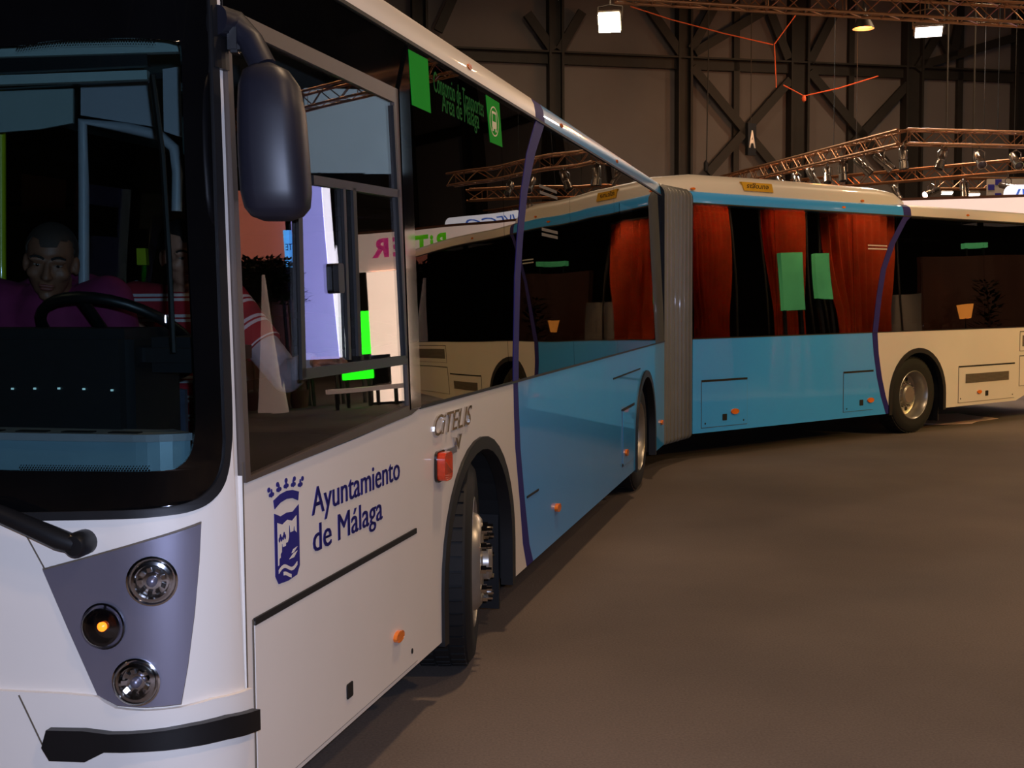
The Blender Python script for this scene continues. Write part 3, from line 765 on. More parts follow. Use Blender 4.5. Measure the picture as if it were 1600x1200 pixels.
# --- wheels
def rot_basis(n, up=Vector((0, 0, 1)), loc=(0, 0, 0)): return basis(n, up, loc)
TYRE = [(.29, -.11), (.31, -.135), (.38, -.142), (.44, -.135), (.468, -.115), (.478, -.085), (.478, .085), (.468, .115), (.44, .135), (.38, .142), (.31, .135), (.29, .11)]
def wheel(c, n, kind, lab=None):
    mw = basis(n, (0, 0, 1), c)
    w = part('wheel', lathe(TYRE, mw, 48, True), 'tyre', smooth=35, label=lab)
    bm = bmesh.new()
    for k in range(48):                                   # tread blocks
        for y0, y1, ph in ((-.105, -.04, 0), (-.03, .03, .5), (.04, .105, 0)):
            a0 = 2 * math.pi * (k + ph) / 48; a1 = a0 + 2 * math.pi / 48 * .8
            V = []
            for r in (.474, .486):
                for aa, yy in ((a0, y0), (a1, y0), (a1, y1), (a0, y1)): V.append(bm.verts.new(mw @ Vector((r * math.cos(aa), yy, r * math.sin(aa)))))
            for f in ((0, 1, 2, 3), (7, 6, 5, 4), (0, 4, 5, 1), (1, 5, 6, 2), (2, 6, 7, 3), (3, 7, 4, 0)): bm.faces.new([V[i] for i in f])
    obj('tread_blocks', bm, 'tyre', w, kind='stuff')
    if kind == 'front':       # convex disc, bolts standing proud
        prof = [(.29, -.11), (.29, .10), (.315, .13), (.30, .138), (.285, .12), (.275, .06), (.255, .05), (.245, .10), (.225, .150), (.20, .170), (.10, .172), (.085, .178), (.085, .205), (.07, .218), (0, .22)]
        br, by = .168, .168
    else:                      # deep dish
        prof = [(.29, -.11), (.29, .10), (.315, .13), (.302, .140), (.285, .122), (.27, .05), (.262, -.02), (.235, -.035), (.17, -.03), (.15, -.015), (.13, .01), (.12, .06), (.10, .075), (0, .075)]
        br, by = .148, -.01
    rim = obj('rim', lathe(prof, mw, 48), 'rim', w, smooth=35)
    for k in range(10):
        a = 2 * math.pi * k / 10
        m = mw @ Matrix.Translation((br * math.cos(a), by, br * math.sin(a)))
        obj('wheel_bolt', lathe([(0, 0), (.021, 0), (.021, .030), (.012, .030), (.012, .054), (0, .054)], m, 6), 'chrome', w)
    if kind != 'front':
        for k in range(8):
            a = 2 * math.pi * (k + .5) / 8; m = mw @ Matrix.Translation((.205 * math.cos(a), -.036, .205 * math.sin(a)))
            obj('hand_hole', lathe([(0, .001), (.027, .001), (.027, .008), (0, .008)], m, 14), 'gap', w)
    return w
st_a = S1.a - math.radians(13.5)
nf = Vector((math.cos(st_a), -math.sin(st_a), 0))
wheel(L(S1, AX1 - .02, -.165, .486), nf, 'front', 'front wheel steered to the left')
wheel(L(S1, AX1, -2.33, .486), -nf, 'front')
for S, ax in ((S1, AX2), (S2, AX3)):
    wheel(L(S, ax, -.19, .486), S.n, 'rear'); wheel(L(S, ax, -2.31, .486), -S.n, 'rear')
    part('axle', tube([L(S, ax, -.3, .486), L(S, ax, -2.2, .486)], .1, 12), 'under')
part('mud_flap', add_box(bmesh.new(), L(S2, AX3 + .56, -.25, .27), .36, .015, .3, (S2.n, S2.d, Vector((0, 0, 1)))), 'rubber')
part('mud_flap', add_box(bmesh.new(), L(S1, AX1 + .585, -.25, .36), .36, .02, .5, (S1.n, S1.d, Vector((0, 0, 1)))), 'rubber')

# --- front of the bus
def crom(P, n=4):
    # rounded run through the traced points
    out = []
    for i in range(len(P) - 1):
        p0, p1, p2, p3 = [Vector(P[max(0, min(len(P) - 1, i + k))]) for k in (-1, 0, 1, 2)]
        for j in range(n):
            t = j / n
            out.append(tuple(.5 * (2 * p1 + (p2 - p0) * t + (2 * p0 - 5 * p1 + 4 * p2 - p3) * t * t + (3 * p1 - p0 - 3 * p2 + p3) * t ** 3)))
    return out + [tuple(P[-1])]
def mirf(P): return P + [(2 * LH - a, z) for a, z in reversed(P)]
zr = S1.zt + .1
seal = fpl([(334, 20), (338, 115), (345, 300), (352, 480), (358, 640), (357, 700), (349, 750), (330, 780), (300, 797), (250, 806), (150, 811), (30, 813)])
seal = [(fpx(334, 20)[0], S1.zt - .03)] + seal
clear = fpl([(272, 66), (282, 76), (284, 140), (288, 260), (294, 400), (300, 520), (304, 620), (303, 680), (296, 710), (280, 728), (255, 735), (150, 736), (30, 735)])
clear_top = fpl([(30, 72), (100, 63), (200, 60), (250, 62)])
clear = clear_top + clear
bandr = crom([(a + .03, z - .02) if i < 6 else (a + .022, z + .010) if i == 6 else (a + .018, z + .022) for i, (a, z) in enumerate(seal)])
seal = [seal[0]] + crom(seal[1:])
clear = crom(clear)
SEALP, CLEARP, BANDP = mirf(seal), mirf(clear), mirf(bandr)
outer = [(0, S1.zs)] + [(2 * LH * k / 60, S1.zs) for k in range(1, 60)] + [(2 * LH, S1.zs), (2 * LH, zr)] + [(2 * LH * k / 60, zr) for k in range(59, 0, -1)] + [(0, zr)]
part('front_panel', prism(outer, -.03, 0, front, .045, [densify(SEALP, .06)]), 'cream', smooth=30)
part('windscreen_seal', prism(densify(SEALP, .06), -.03, .012, front, .045, [densify(BANDP, .06)]), 'rubber', smooth=30)
WS = part('windscreen', prism(densify(CLEARP, .06), -.004, .004, front, .045), 'glass_clear', smooth=30)
obj('black_border', prism(densify(BANDP, .06), -.006, .005, front, .045, [densify(CLEARP, .06)]), 'black_gloss', WS, smooth=30)
# dotted edge of the black border
dots = bmesh.new()
bot = [p for p in clear if p[1] < clear[-1][1] + .004 and p[0] > .2]
for pts, ny in ((crom(clear_top), -1), (bot, 1)):
    le = [0]
    for p, q2 in zip(pts, pts[1:]): le.append(le[-1] + math.hypot(q2[0] - p[0], q2[1] - p[1]))
    for k in range(int(le[-1] / .008)):
        d = k * .008; i = max(j for j in range(len(le)) if le[j] <= d); i = min(i, len(pts) - 2); f = (d - le[i]) / (le[i + 1] - le[i])
        a = pts[i][0] + (pts[i + 1][0] - pts[i][0]) * f; z = pts[i][1] + (pts[i + 1][1] - pts[i][1]) * f
        for r in (0, 1, 2): add_prism(dots, ell((a + (.004 if r % 2 else 0), z + ny * (.003 + .006 * r)), .0027 - .0006 * r, .0027 - .0006 * r, 6), .0042, .0048, front)
obj('border_dots', dots, 'black_gloss', WS, kind='stuff')
# front top cap joining mask and roof
def cap():
    bm = bmesh.new(); R = []
    for w, h in ((0, 0), (-.02, .06), (-.09, .10), (-.3, .12)):
        R.append([bm.verts.new(front(2 * LH * k / 60, zr, w) + Vector((0, 0, h))) for k in range(61)])
    for A, B in zip(R, R[1:]):
        for k in range(60): bm.faces.new([A[k], A[k + 1], B[k + 1], B[k]])
    part('front_roof_cap', bm, 'cream', smooth=50)
cap()
# bumper
bj = fpl([(392, 1071), (330, 1090), (280, 1103), (230, 1108), (185, 1104), (170, 1096), (155, 1086), (100, 1081), (30, 1078)])
bj[0] = (0, bj[0][1])
bump = [(0, S1.zs - .02)] + bj
B = mirf(bump)
part('bumper', prism(densify(B, .06), 0, .016, front, .045), 'cream', smooth=30)
fs = fpl([(78, 1160), (85, 1133), (140, 1134), (181, 1139), (240, 1136), (293, 1127), (345, 1115), (389, 1104), (391, 1135), (340, 1150), (290, 1160), (230, 1166), (175, 1167), (145, 1182), (90, 1180)])
fs[7] = (.004, fs[7][1]); fs[8] = (.004, fs[8][1])
BS = [fs, [(2 * LH - a, z) for a, z in fs]]
for P in BS: part('bumper_strip', prism(densify(P, .05), .016, .042, front, .045), 'black_plastic', smooth=30)
for (p, q2) in (((30, 816), (70, 889)), ((35, 1083), (82, 1182)), ((70, 889), (155, 1084))):
    A, Bq = Vector(fpx(*p)), Vector(fpx(*q2)); d = (Bq - A).normalized(); n = Vector((-d.y, d.x)) * .0022
    part('panel_joint', prism(densify([A - n, Bq - n, Bq + n, A + n], .05), .0, .0175 if p[1] > 1000 else .001, front, .045), 'line')
part('panel_joint', prism([(-.003, S1.zs), (.003, S1.zs), (.003, 1.28), (-.003, 1.28)], 0, .0012, front), 'line')
# headlamp clusters
hl = fpl([(70, 890), (140, 871), (230, 845), (312, 818), (309, 880), (302, 960), (292, 1040), (282, 1098), (230, 1103), (185, 1100), (170, 1092), (155, 1084), (110, 983)])
lamps = [(fpx(239, 906), .066, 'main'), (fpx(166, 976), .062, 'turn'), (fpx(216, 1063), .064, 'fog')]
def fmat(a, z, w=0):
    p = front(a, z, w); n = (front(a, z, w + .01) - p).normalized(); return basis(n, (0, 0, 1), p)
for sgn in (0, 1):
    fl = (lambda a: a) if not sgn else (lambda a: 2 * LH - a)
    P = [(fl(a), z) for a, z in hl]
    cl = part('headlamp_panel', prism(densify(P, .04), .0, .010, front, .03), 'silver', smooth=30)
    cc = (sum(p[0] for p in P) / len(P), sum(p[1] for p in P) / len(P))
    G = [(cc[0] + (p[0] - cc[0]) * 1.02, cc[1] + (p[1] - cc[1]) * 1.02) for p in P]
    obj('panel_gap', prism(densify(G, .04), .0, .004, front, .03), 'line', cl)
    for (a, z), r, kind in lamps:
        m = fmat(fl(a), z, .010)
        obj('lamp_bowl', lathe([(r, .0), (r * 1.02, .008), (r * .95, .010), (r * .9, -.0), (r * .8, .0), (r * .55, .002), (r * .40, .004), (0, .004)], m, 32), 'chrome' if kind != 'turn' else 'black_gloss', cl, smooth=40, label=None)
        obj('lens_ring', lathe([(r * .80, .004), (r * .82, .016), (r * .70, .018), (r * .66, .006)], m, 32, True), 'chrome' if kind != 'turn' else 'black_gloss', cl, smooth=40)
        bm = bmesh.new()
        if kind != 'turn':
            for k in range(9):
                aa = 2 * math.pi * k / 9
                add_box(bm, m @ Vector((r * .48 * math.cos(aa), .010, r * .48 * math.sin(aa))), .014, .012, .010, (m.to_3x3() @ Vector((math.cos(aa), .5, math.sin(aa))).normalized(), m.to_3x3() @ Vector((-math.sin(aa), 0, math.cos(aa))), m.to_3x3() @ Vector((0, 1, 0))))
            obj('reflector_facets', bm, 'chrome', cl)
            obj('bulb', lathe([(0, .004), (.014, .006), (.014, .016), (.008, .022), (0, .024)], m, 16), 'silver', cl, smooth=50)
        else:
            bm.free(); obj('bulb', lathe([(0, .004), (.012, .006), (.013, .014), (.007, .020), (0, .022)], m, 16), 'bulb', cl, smooth=50, label='glowing orange bulb')
        obj('lamp_glass', lathe([(r * .95, .010), (r * .9, .024), (r * .7, .034), (r * .4, .041), (0, .044)], m, 32), 'glass_lamp', cl, smooth=60)
# wiper
wp = [(front(*fpx(x, y), w)) for x, y, w in ((132, 846, .045), (110, 838, .05), (60, 815, .055), (20, 798, .055), (1, 790, .055))]
wz = [fpx(1, 790)]
wp.append(front(wz[0][0] + .25, wz[0][1] + .02, .05))
wi = part('wiper', tube(wp, [.026, .029, .026, .024, .022, .014], 10), 'black_plastic', smooth=50)
obj('pivot', lathe([(0, .0), (.034, .0), (.034, .055), (.026, .066), (0, .068)], fmat(*fpx(134, 846), 0), 20), 'black_plastic', wi, smooth=40)
bl = [front(fpx(1, 790)[0] + .05 + .1 * k, fpx(1, 790)[1] + .01, .022) for k in range(9)]
obj('blade', tube(bl, .010, 6), 'rubber', wi)
wi2 = part('blind_rail', tube([front(*fpx(238, 112), -.05), front(*fpx(258, 240), -.05), front(*fpx(268, 400), -.05), front(*fpx(277, 552), -.05)], .008, 6), 'black_plastic')

# --- mirror on the front corner
def mirror_unit():
    D = 3.34
    ctr = lambda x, y, d=D: at(x, y, d)
    ax = S1.d; ax_n = S1.n
    rows = [(100, 398, 428, .03), (112, 380, 452, .055), (135, 374, 468, .075), (180, 373, 477, .09), (240, 374, 482, .095), (300, 378, 486, .09), (325, 384, 484, .08), (338, 394, 474, .06), (345, 412, 456, .03)]
    bm = bmesh.new(); rings = []
    for y, x0, x1, dp in rows:
        A, B = ctr(x0, y), ctr(x1, y); c = (A + B) / 2; hw = (B - A).length / 2
        u = Vector((1, 0, 0)); v = Vector((0, 1, 0)); R = []
        for k in range(24):
            t = 2 * math.pi * k / 24; e = .6
            cx_ = math.copysign(abs(math.cos(t)) ** e, math.cos(t)); sy_ = math.copysign(abs(math.sin(t)) ** .8, math.sin(t))
            R.append(bm.verts.new(c + u * (hw * cx_) + v * (dp * sy_) + Vector((0, .0, 0))))
        rings.append(R)
    for A, B in zip(rings, rings[1:]):
        for k in range(24): bm.faces.new([A[k], A[(k + 1) % 24], B[(k + 1) % 24], B[k]])
    bm.faces.new(rings[0]); bm.faces.new(rings[-1])
    mu = part('mirror', bm, 'mirror_plastic', smooth=50, label='dark ribbed plastic door mirror housing')
    bm = bmesh.new()
    add_box(bm, at(428, 225, D + .093), .15, .008, .32); obj('mirror_glass', bm, 'chrome', mu)
    ar = [front(.05, spx(S1, 352, 40)[1], .01), at(366, 40, 3.38), at(392, 66, 3.36), at(412, 105, 3.34)]
    obj('mirror_arm', tube(ar, [.042, .042, .036, .036], 12), 'mirror_plastic', mu, smooth=50)
    b2 = bmesh.new(); add_box(b2, at(367, 62, 3.36), .035, .05, .075); bevel(b2, .008, 2); obj('hinge', b2, 'black_plastic', mu)
    b2 = bmesh.new(); add_prism(b2, [(-.0, spx(S1, 352, 112)[1]), (.07, spx(S1, 352, 112)[1]), (.07, spx(S1, 352, 20)[1]), (0, spx(S1, 352, 20)[1])], .0, .016, front, .02); obj('bracket', b2, 'black_plastic', mu)
mirror_unit()

# ================================================================ CAB INTERIOR (parts of the bus)
V3 = Vector
X1 = (S1.n, S1.d, V3((0, 0, 1)))
def box1(name, s0, s1, o0, o1, z0, z1, m, bev=0.0, par=None):
    bm = bmesh.new(); add_box(bm, L(S1, (s0 + s1) / 2, (o0 + o1) / 2, (z0 + z1) / 2), abs(o1 - o0), s1 - s0, z1 - z0, X1)
    if bev: bevel(bm, bev, 2)
    return part(name, bm, m, par)
zl_ = fpx(100, 665)[1]
box1('cab_floor', .45, 2.05, -.06, -2.44, .48, .52, 'bus_floor')
box1('dashboard', .26, .56, -.30, -1.60, .60, 1.655, 'dash', .03)
box1('instrument_binnacle', .30, .60, -.08, -.30, 1.53, 1.63, 'dash', .03)
# pale ledge right behind the lower edge of the windscreen
lp = [(fpx(300, 700)[0], 0)]
def ledge():
    zt2, zb3 = fpx(150, 664)[1], fpx(150, 745)[1]
    part('windscreen_ledge', prism([(.16, zb3 - .05), (LH * 1.7, zb3 - .05), (LH * 1.7, zt2 - .05), (.16, zt2 - .05)], -.075, -.06, front, .045), 'ledge')
    part('windscreen_ledge', prism([(.16, zt2 - .05), (LH * 1.7, zt2 - .05), (LH * 1.7, zt2 - .03), (.16, zt2 - .03)], -.18, -.045, front, .045), 'panel_grey')
    for k in range(5): part('air_vent', prism([(.36 + .14 * k, zt2 - .03), (.45 + .14 * k, zt2 - .03), (.45 + .14 * k, zt2 - .027), (.36 + .14 * k, zt2 - .027)], -.10, -.07, front), 'gap')
ledge()
for k, (x, y) in enumerate(((32, 606), (73, 605), (117, 604), (162, 604), (212, 605))):
    p = at(x, y, L(S1, .26, -.8, 0).y); part('warning_light', add_box(bmesh.new(), L(S1, .257, (p - S1.O).dot(S1.n), p.z), .007, .004, .005, X1), 'led')
# steering wheel on a tilted column
sw = at(186, 530, 3.72); tilt = (S1.d * .55 + V3((0, 0, .83))).normalized()
mwh = basis(tilt, (0, 0, 1), sw)
ring = [mwh @ V3((.235 * math.cos(2 * math.pi * k / 32), 0, .235 * math.sin(2 * math.pi * k / 32))) for k in range(32)]
SW = part('steering_wheel', tube(ring, .017, 8, closed=True), 'black_plastic', smooth=60)
for k in range(3):
    aa = math.radians(90 + 120 * k); obj('spoke', tube([mwh @ V3((0, -.03, 0)), mwh @ V3((.22 * math.cos(aa), 0, .22 * math.sin(aa)))], .016, 6), 'black_plastic', SW)
obj('column', tube([mwh @ V3((0, -.02, 0)), mwh @ V3((0, -.4, .05))], .04, 10), 'dash', SW)
# driver's seat
box1('seat_pedestal', .85, 1.15, -.70, -1.05, .52, .85, 'dash', .02)
SEAT = box1('driver_seat', .75, 1.20, -.63, -1.10, .85, .97, 'seat_cloth', .04)
box1('backrest', 1.18, 1.28, -.68, -1.06, .95, 1.45, 'seat_cloth', .04, SEAT)
# blue grey side trim with round edge, lower right behind the glass
box1('side_trim', .40, 1.9, -.05, -.09, .60, 1.16, 'panel_grey', .01)
bm = bmesh.new(); P = [at(300, 552, 3.72), at(262, 566, 3.70), at(236, 590, 3.69), at(222, 630, 3.68), at(220, 670, 3.68)]
part('arm_rest', add_tube(bm, P, [.03, .03, .03, .03, .03], 10), 'panel_grey', smooth=60)
# header, visor, partition frames
def hbar(name, p, q2, d, h, m, dep=.03):
    A, B2 = at(*p, d), at(*q2, d); c = (A + B2) / 2; u = (B2 - A); ln = u.length; u.normalize()
    n = V3((0, 1, 0)); v = n.cross(u)
    bm = bmesh.new(); add_box(bm, c, ln, dep, h, (u, n, u.cross(n))); return part(name, bm, m)
hbar('roof_header', (-260, 112), (232, 88), 3.46, .055, 'black_plastic')
hbar('visor', (-260, 84), (281, 68), 3.44, .05, 'liner')
hbar('visor_edge', (-260, 136), (232, 118), 3.52, .026, 'liner')
hbar('partition_rail', (-260, 150), (285, 118), 3.95, .018, 'black_plastic')
def quad(name, pts, d, m, th=.012):
    P = [at(*p, d) for p in pts]; bm = bmesh.new()
    A = [bm.verts.new(p) for p in P]; B2 = [bm.verts.new(p + V3((0, th, 0))) for p in P]; n = len(P)
    bm.faces.new(A); bm.faces.new(B2[::-1])
    for k in range(n): bm.faces.new([A[k], A[(k + 1) % n], B2[(k + 1) % n], B2[k]])
    return part(name, bm, m)
quad('partition_panel', [(-200, 150), (114, 138), (114, 192), (60, 202), (-200, 222)], 4.05, 'liner')
quad('partition_panel', [(126, 136), (232, 124), (240, 198), (126, 180)], 4.0, 'panel_grey')
quad('partition_panel', [(254, 108), (280, 104), (286, 215), (270, 210), (256, 205)], 3.9, 'panel_grey')
part('door_frame', add_tube(bmesh.new(), [at(131, 470, 4.0), at(131, 300, 4.0), at(129, 190, 4.0), at(200, 200, 4.0), at(250, 212, 4.0), at(272, 232, 4.0), at(277, 270, 4.0), at(276, 330, 4.0)], .018, 8), 'panel_grey', smooth=60)
part('grab_pole', tube([at(2, 470, 4.3), at(1, 60, 4.3)], .017, 10), 'pole_yellow', smooth=60)
quad('ticket_reader', [(213, 388), (227, 388), (229, 414), (214, 414)], 5.2, 'pole_yellow', .04)

# ================================================================ PEOPLE
def add_ball(bm, c, r, mw=None):
    g = bmesh.ops.create_icosphere(bm, subdivisions=3, radius=1.0)
    r = r if isinstance(r, (tuple, list)) else (r, r, r)
    R = mw.to_3x3() if mw else Matrix.Identity(3)
    for v in g['verts']: v.co = Vector(c) + R @ Vector((v.co.x * r[0], v.co.y * r[1], v.co.z * r[2]))
def add_caps(bm, p, q, r0, r1, n=8):
    p, q = Vector(p), Vector(q)
    for k in range(n + 1):
        t = k / n; add_ball_lo(bm, p.lerp(q, t), r0 + (r1 - r0) * t)
def add_ball_lo(bm, c, r):
    g = bmesh.ops.create_icosphere(bm, subdivisions=2, radius=r)
    for v in g['verts']: v.co += Vector(c)
def chain(bm, pts, rad):
    for i in range(len(pts) - 1):
        d = (Vector(pts[i + 1]) - Vector(pts[i])).length
        add_caps(bm, pts[i], pts[i + 1], rad[i], rad[i + 1], max(2, int(d / (min(rad[i], rad[i + 1]) * .5))))
def fuse(name, bm, m, parent, vox, smooth=3, factor=.5):
    """one continuous surface from overlapping volumes"""
    me = bpy.data.meshes.new(name); bm.to_mesh(me); bm.free()
    o = bpy.data.objects.new(name, me); COL.objects.link(o)
    r = o.modifiers.new('r', 'REMESH'); r.mode = 'VOXEL'; r.voxel_size = vox; r.use_smooth_shade = True
    s = o.modifiers.new('s', 'SMOOTH'); s.iterations = smooth; s.factor = factor
    bpy.context.view_layer.update()
    m2_ = bpy.data.meshes.new_from_object(o.evaluated_get(bpy.context.evaluated_depsgraph_get()))
    bpy.data.objects.remove(o); bpy.data.meshes.remove(me)
    m2_.name = name; m2_.shade_smooth()
    return obj(name, m2_, m, parent)
def face_frame(c, f, up=(0, 0, 1)): return basis(f, up, c)     # local x right-hand side of the picture sense, y forward, z up
def head(bm, mw):
    P = lambda x, y, z: mw @ Vector((x, y, z))
    add_ball(bm, P(0, -.012, .035), (.076, .096, .084), mw)
    add_ball(bm, P(0, .020, -.028), (.064, .074, .086), mw)
    add_ball(bm, P(0, .030, -.078), (.048, .052, .036), mw)
    add_ball(bm, P(0, .070, -.100), (.026, .020, .018), mw)
    for sx in (-1, 1):
        add_ball(bm, P(sx * .030, .083, .020), (.032, .016, .012), mw); add_ball(bm, P(sx * .031, .079, .010), (.019, .012, .006), mw); add_ball(bm, P(sx * .031, .077, -.008), (.020, .012, .006), mw)
        add_ball(bm, P(sx * .042, .062, -.028), (.024, .026, .022), mw)
        add_ball(bm, P(sx * .078, -.008, -.012), (.010, .020, .032), mw)
        add_ball(bm, P(sx * .011, .100, -.036), (.010, .011, .008), mw)
    for k in range(8): add_ball_lo(bm, P(0, .092 + .020 * k / 7, .012 - .046 * k / 7), .008 + .006 * k / 7)
    add_ball(bm, P(0, .092, -.062), (.026, .010, .007), mw); add_ball(bm, P(0, .090, -.073), (.022, .011, .007), mw)
def face_parts(body, mw, hair, hair_r, sk):
    P = lambda x, y, z: mw @ Vector((x, y, z))
    for sx in (-1, 1):
        bm = bmesh.new(); add_ball(bm, P(sx * .031, .081, .002), (.014, .009, .0055), mw); obj('eye', bm, 'eye_white', body, smooth=True)
        bm = bmesh.new(); add_ball(bm, P(sx * .031, .087, .001), (.006, .004, .0052), mw); obj('iris', bm, 'iris', body, smooth=True)
        bm = bmesh.new()
        for k in range(7): add_ball_lo(bm, P(sx * (.014 + .036 * k / 6), .096 - .006 * (k / 6) ** 2, .024 + .006 * math.sin(k / 6 * 3)), .0045)
        obj('eyebrow', bm, 'hair', body, smooth=True)
    bm = bmesh.new(); add_ball(bm, P(0, .098, -.062), (.024, .006, .005), mw); add_ball(bm, P(0, .096, -.072), (.020, .007, .006), mw); obj('lips', bm, 'lip', body, smooth=True)
    bm = bmesh.new(); g = bmesh.ops.create_icosphere(bm, subdivisions=4, radius=1)
    for v in g['verts']:
        c = v.co.copy(); v.co = Vector((c.x * hair_r[0], c.y * hair_r[1] - .012, c.z * hair_r[2] + .035))
    # keep the crown, sides and back only
    kill = [v for v in bm.verts if (v.co.y > .035 and v.co.z < .075 - (0.02 if abs(v.co.x) < .03 else 0)) or v.co.z < -.035 or (v.co.y > -.01 and v.co.z < .02)]
    bmesh.ops.delete(bm, geom=kill, context='VERTS')
    for v in bm.verts: v.co = mw @ v.co
    bmesh.ops.recalc_face_normals(bm, faces=bm.faces[:]); bmesh.ops.solidify(bm, geom=bm.faces[:], thickness=.004)
    obj('hair', bm, hair, body, smooth=60)
def hand(bm, base, d, n, side, curl=.5):
    base, d, n = Vector(base), Vector(d).normalized(), Vector(n).normalized()
    s = d.cross(n).normalized() * side; n = (n - d * n.dot(d)).normalized()
    m = Matrix((s, d, n)).transposed()
    add_ball(bm, base + d * .045, (.036, .050, .015), m.to_4x4())
    for k, (sx, l) in enumerate(((.027, .070), (.009, .080), (-.009, .074), (-.026, .058))):
        r = base + d * (.082 - abs(sx) * .15) + s * sx
        a = r + (d * math.cos(curl * .5) - n * math.sin(curl * .5)) * l * .5
        b = a + (d * math.cos(curl * 1.5) - n * math.sin(curl * 1.5)) * l * .5
        chain(bm, [r, a, b], [.0092, .0085, .007])
    t = base + d * .022 + s * .028
    chain(bm, [t, t + (d * .5 + s * .8).normalized() * .035, t + (d * .5 + s * .8).normalized() * .035 + (d - n * .4).normalized() * .030], [.012, .0105, .008])

# -- driver: shaved head, purple hooded top, leaning over the wheel
HD = at(80, 408, 3.92)
fdir = Vector((.22, -.93, -.20))
mh = face_frame(HD, fdir, (0.10, 0, 1))
PER = thing('person', 'man in a purple hooded top leaning over the steering wheel behind the windscreen', 'person', L(S1, .98, -.88, .97), 'people inside the bus cab')
bm = bmesh.new(); head(bm, mh)
nb = HD + Vector((-.03, .10, -.17)); pel = L(S1, .97, -.89, 1.02)
shL, shR = at(168, 470, 3.98), at(-52, 462, 4.02)            # his left (right in the picture), his right
chain(bm, [HD + Vector((-.005, .03, -.06)), nb], [.058, .062])
chain(bm, [nb, (nb + pel) / 2, pel], [.11, .13, .14])
hwL, hwR = mwh @ Vector((-.16, .02, -.10)), mwh @ Vector((.18, .02, -.10))
wl, wr = (hwL, hwR) if (hwL - shL).length < (hwR - shL).length else (hwR, hwL)
elL, elR = (shL + wl) / 2 + Vector((.08, .06, -.16)), (shR + wr) / 2 + Vector((-.08, .06, -.16))
chain(bm, [shL, elL, wl], [.05, .042, .03]); chain(bm, [shR, elR, wr], [.05, .042, .03])
hand(bm, wl, (Vector(sw) - wl), (0, 0, 1), 1, .9); hand(bm, wr, (Vector(sw) - wr), (0, 0, 1), -1, .9)
body = fuse('body', bm, 'skin', PER, .0065, 3)
face_parts(body, mh, 'stubble_hair', (.0775, .0975, .0855), 'skin')
bm = bmesh.new()
chain(bm, [nb + Vector((0, .02, -.02)), nb + (pel - nb) * .4, pel], [.15, .185, .17])
chain(bm, [shR, nb + Vector((0, .03, -.04)), shL], [.088, .115, .088])
chain(bm, [shL, elL, wl + (elL - wl) * .15], [.085, .062, .042]); chain(bm, [shR, elR, wr + (elR - wr) * .15], [.085, .062, .042])
hood = [nb + Vector((.135 * math.cos(t), .05 + .085 * math.sin(t), .055 + .05 * math.sin(t))) for t in [math.pi * k / 8 - .25 for k in range(10)]]
chain(bm, hood, [.042] * len(hood))
chain(bm, [nb + Vector((-.12, -.04, .02)), nb + Vector((0, -.10, -.06)), nb + Vector((.12, -.04, .02))], [.035, .04, .035])
fuse('hooded_top', bm, 'hoodie', PER, .012, 4)
bm = bmesh.new()
for k in (-1, 1):
    kn = pel + S1.d * -.40 + S1.n * (.13 * k) + Vector((0, 0, -.03)); ft = kn + S1.d * -.03 + Vector((0, 0, -.40))
    chain(bm, [pel + S1.n * (.09 * k), kn, ft], [.10, .075, .055])
fuse('trousers', bm, 'denim', PER, .014, 3)
for k in (-1, 1):
    bm = bmesh.new(); kn = pel + S1.d * -.43 + S1.n * (.13 * k); chain(bm, [Vector((kn.x, kn.y, .57)), Vector((kn.x, kn.y, .56)) - S1.d * .15], [.05, .038]); fuse('shoe', bm, 'rubber', PER, .012, 2)

# -- second man: striped top with pale long sleeve, arm along the side window
H2 = at(287, 398, 4.5)
m2h = face_frame(H2, Vector((.50, -.82, -.18)), (-.05, 0, 1))
PR2 = thing('person', 'man in a red and white striped top resting an arm along the driver window', 'person', L(S1, 1.55, -.95, .52), 'people inside the bus cab')
bm = bmesh.new(); head(bm, m2h)
nb2 = H2 + Vector((.02, .05, -.17)); pel2 = L(S1, 1.55, -.95, 1.22)
shA, shB = at(352, 470, 4.45), at(214, 470, 4.62)
elb, wri = at(448, 588, 4.34), at(487, 566, 4.235)
chain(bm, [H2 + Vector((0, .03, -.06)), nb2], [.056, .06])
chain(bm, [nb2, (nb2 + pel2) / 2, pel2], [.10, .12, .13])
chain(bm, [shA, elb, wri], [.045, .036, .026])
chain(bm, [shB, shB + Vector((-.05, .05, -.28)), shB + Vector((.05, -.12, -.40))], [.045, .038, .028])
hand(bm, wri, (at(532, 561, 4.20) - wri), (0, -.25, 1), 1, .55)
hand(bm, shB + Vector((.05, -.12, -.40)), (.3, -.6, -.5), (0, -.5, 1), -1, .5)
body2 = fuse('body', bm, 'skin_light', PR2, .0065, 3)
face_parts(body2, m2h, 'hair', (.083, .103, .091), 'skin_light')
bm = bmesh.new()
chain(bm, [nb2 + Vector((0, .01, -.05)), nb2 + (pel2 - nb2) * .4, pel2], [.135, .165, .15])
chain(bm, [shB, nb2 + Vector((0, .02, -.05)), shA], [.08, .10, .08])
fuse('striped_top', bm, 'stripes_body', PR2, .012, 3)
mid = shA.lerp(elb, .62)
obj('striped_sleeve', tube([shA, shA.lerp(elb, .2), shA.lerp(elb, .4), mid], [.085, .083, .078, .076], 18), 'stripes', PR2, smooth=60)
bm = bmesh.new()
chain(bm, [shA.lerp(elb, .45), elb, wri.lerp(elb, .12)], [.068, .062, .042])
for k in range(5):                                   # bunched cloth at the forearm
    c = elb.lerp(wri, .1 + .17 * k); add_ball(bm, c, (.060 - .004 * k, .055 - .003 * k, .052 - .003 * k))
fuse('long_sleeve', bm, 'grey_cloth', PR2, .007, 1)
bm = bmesh.new()
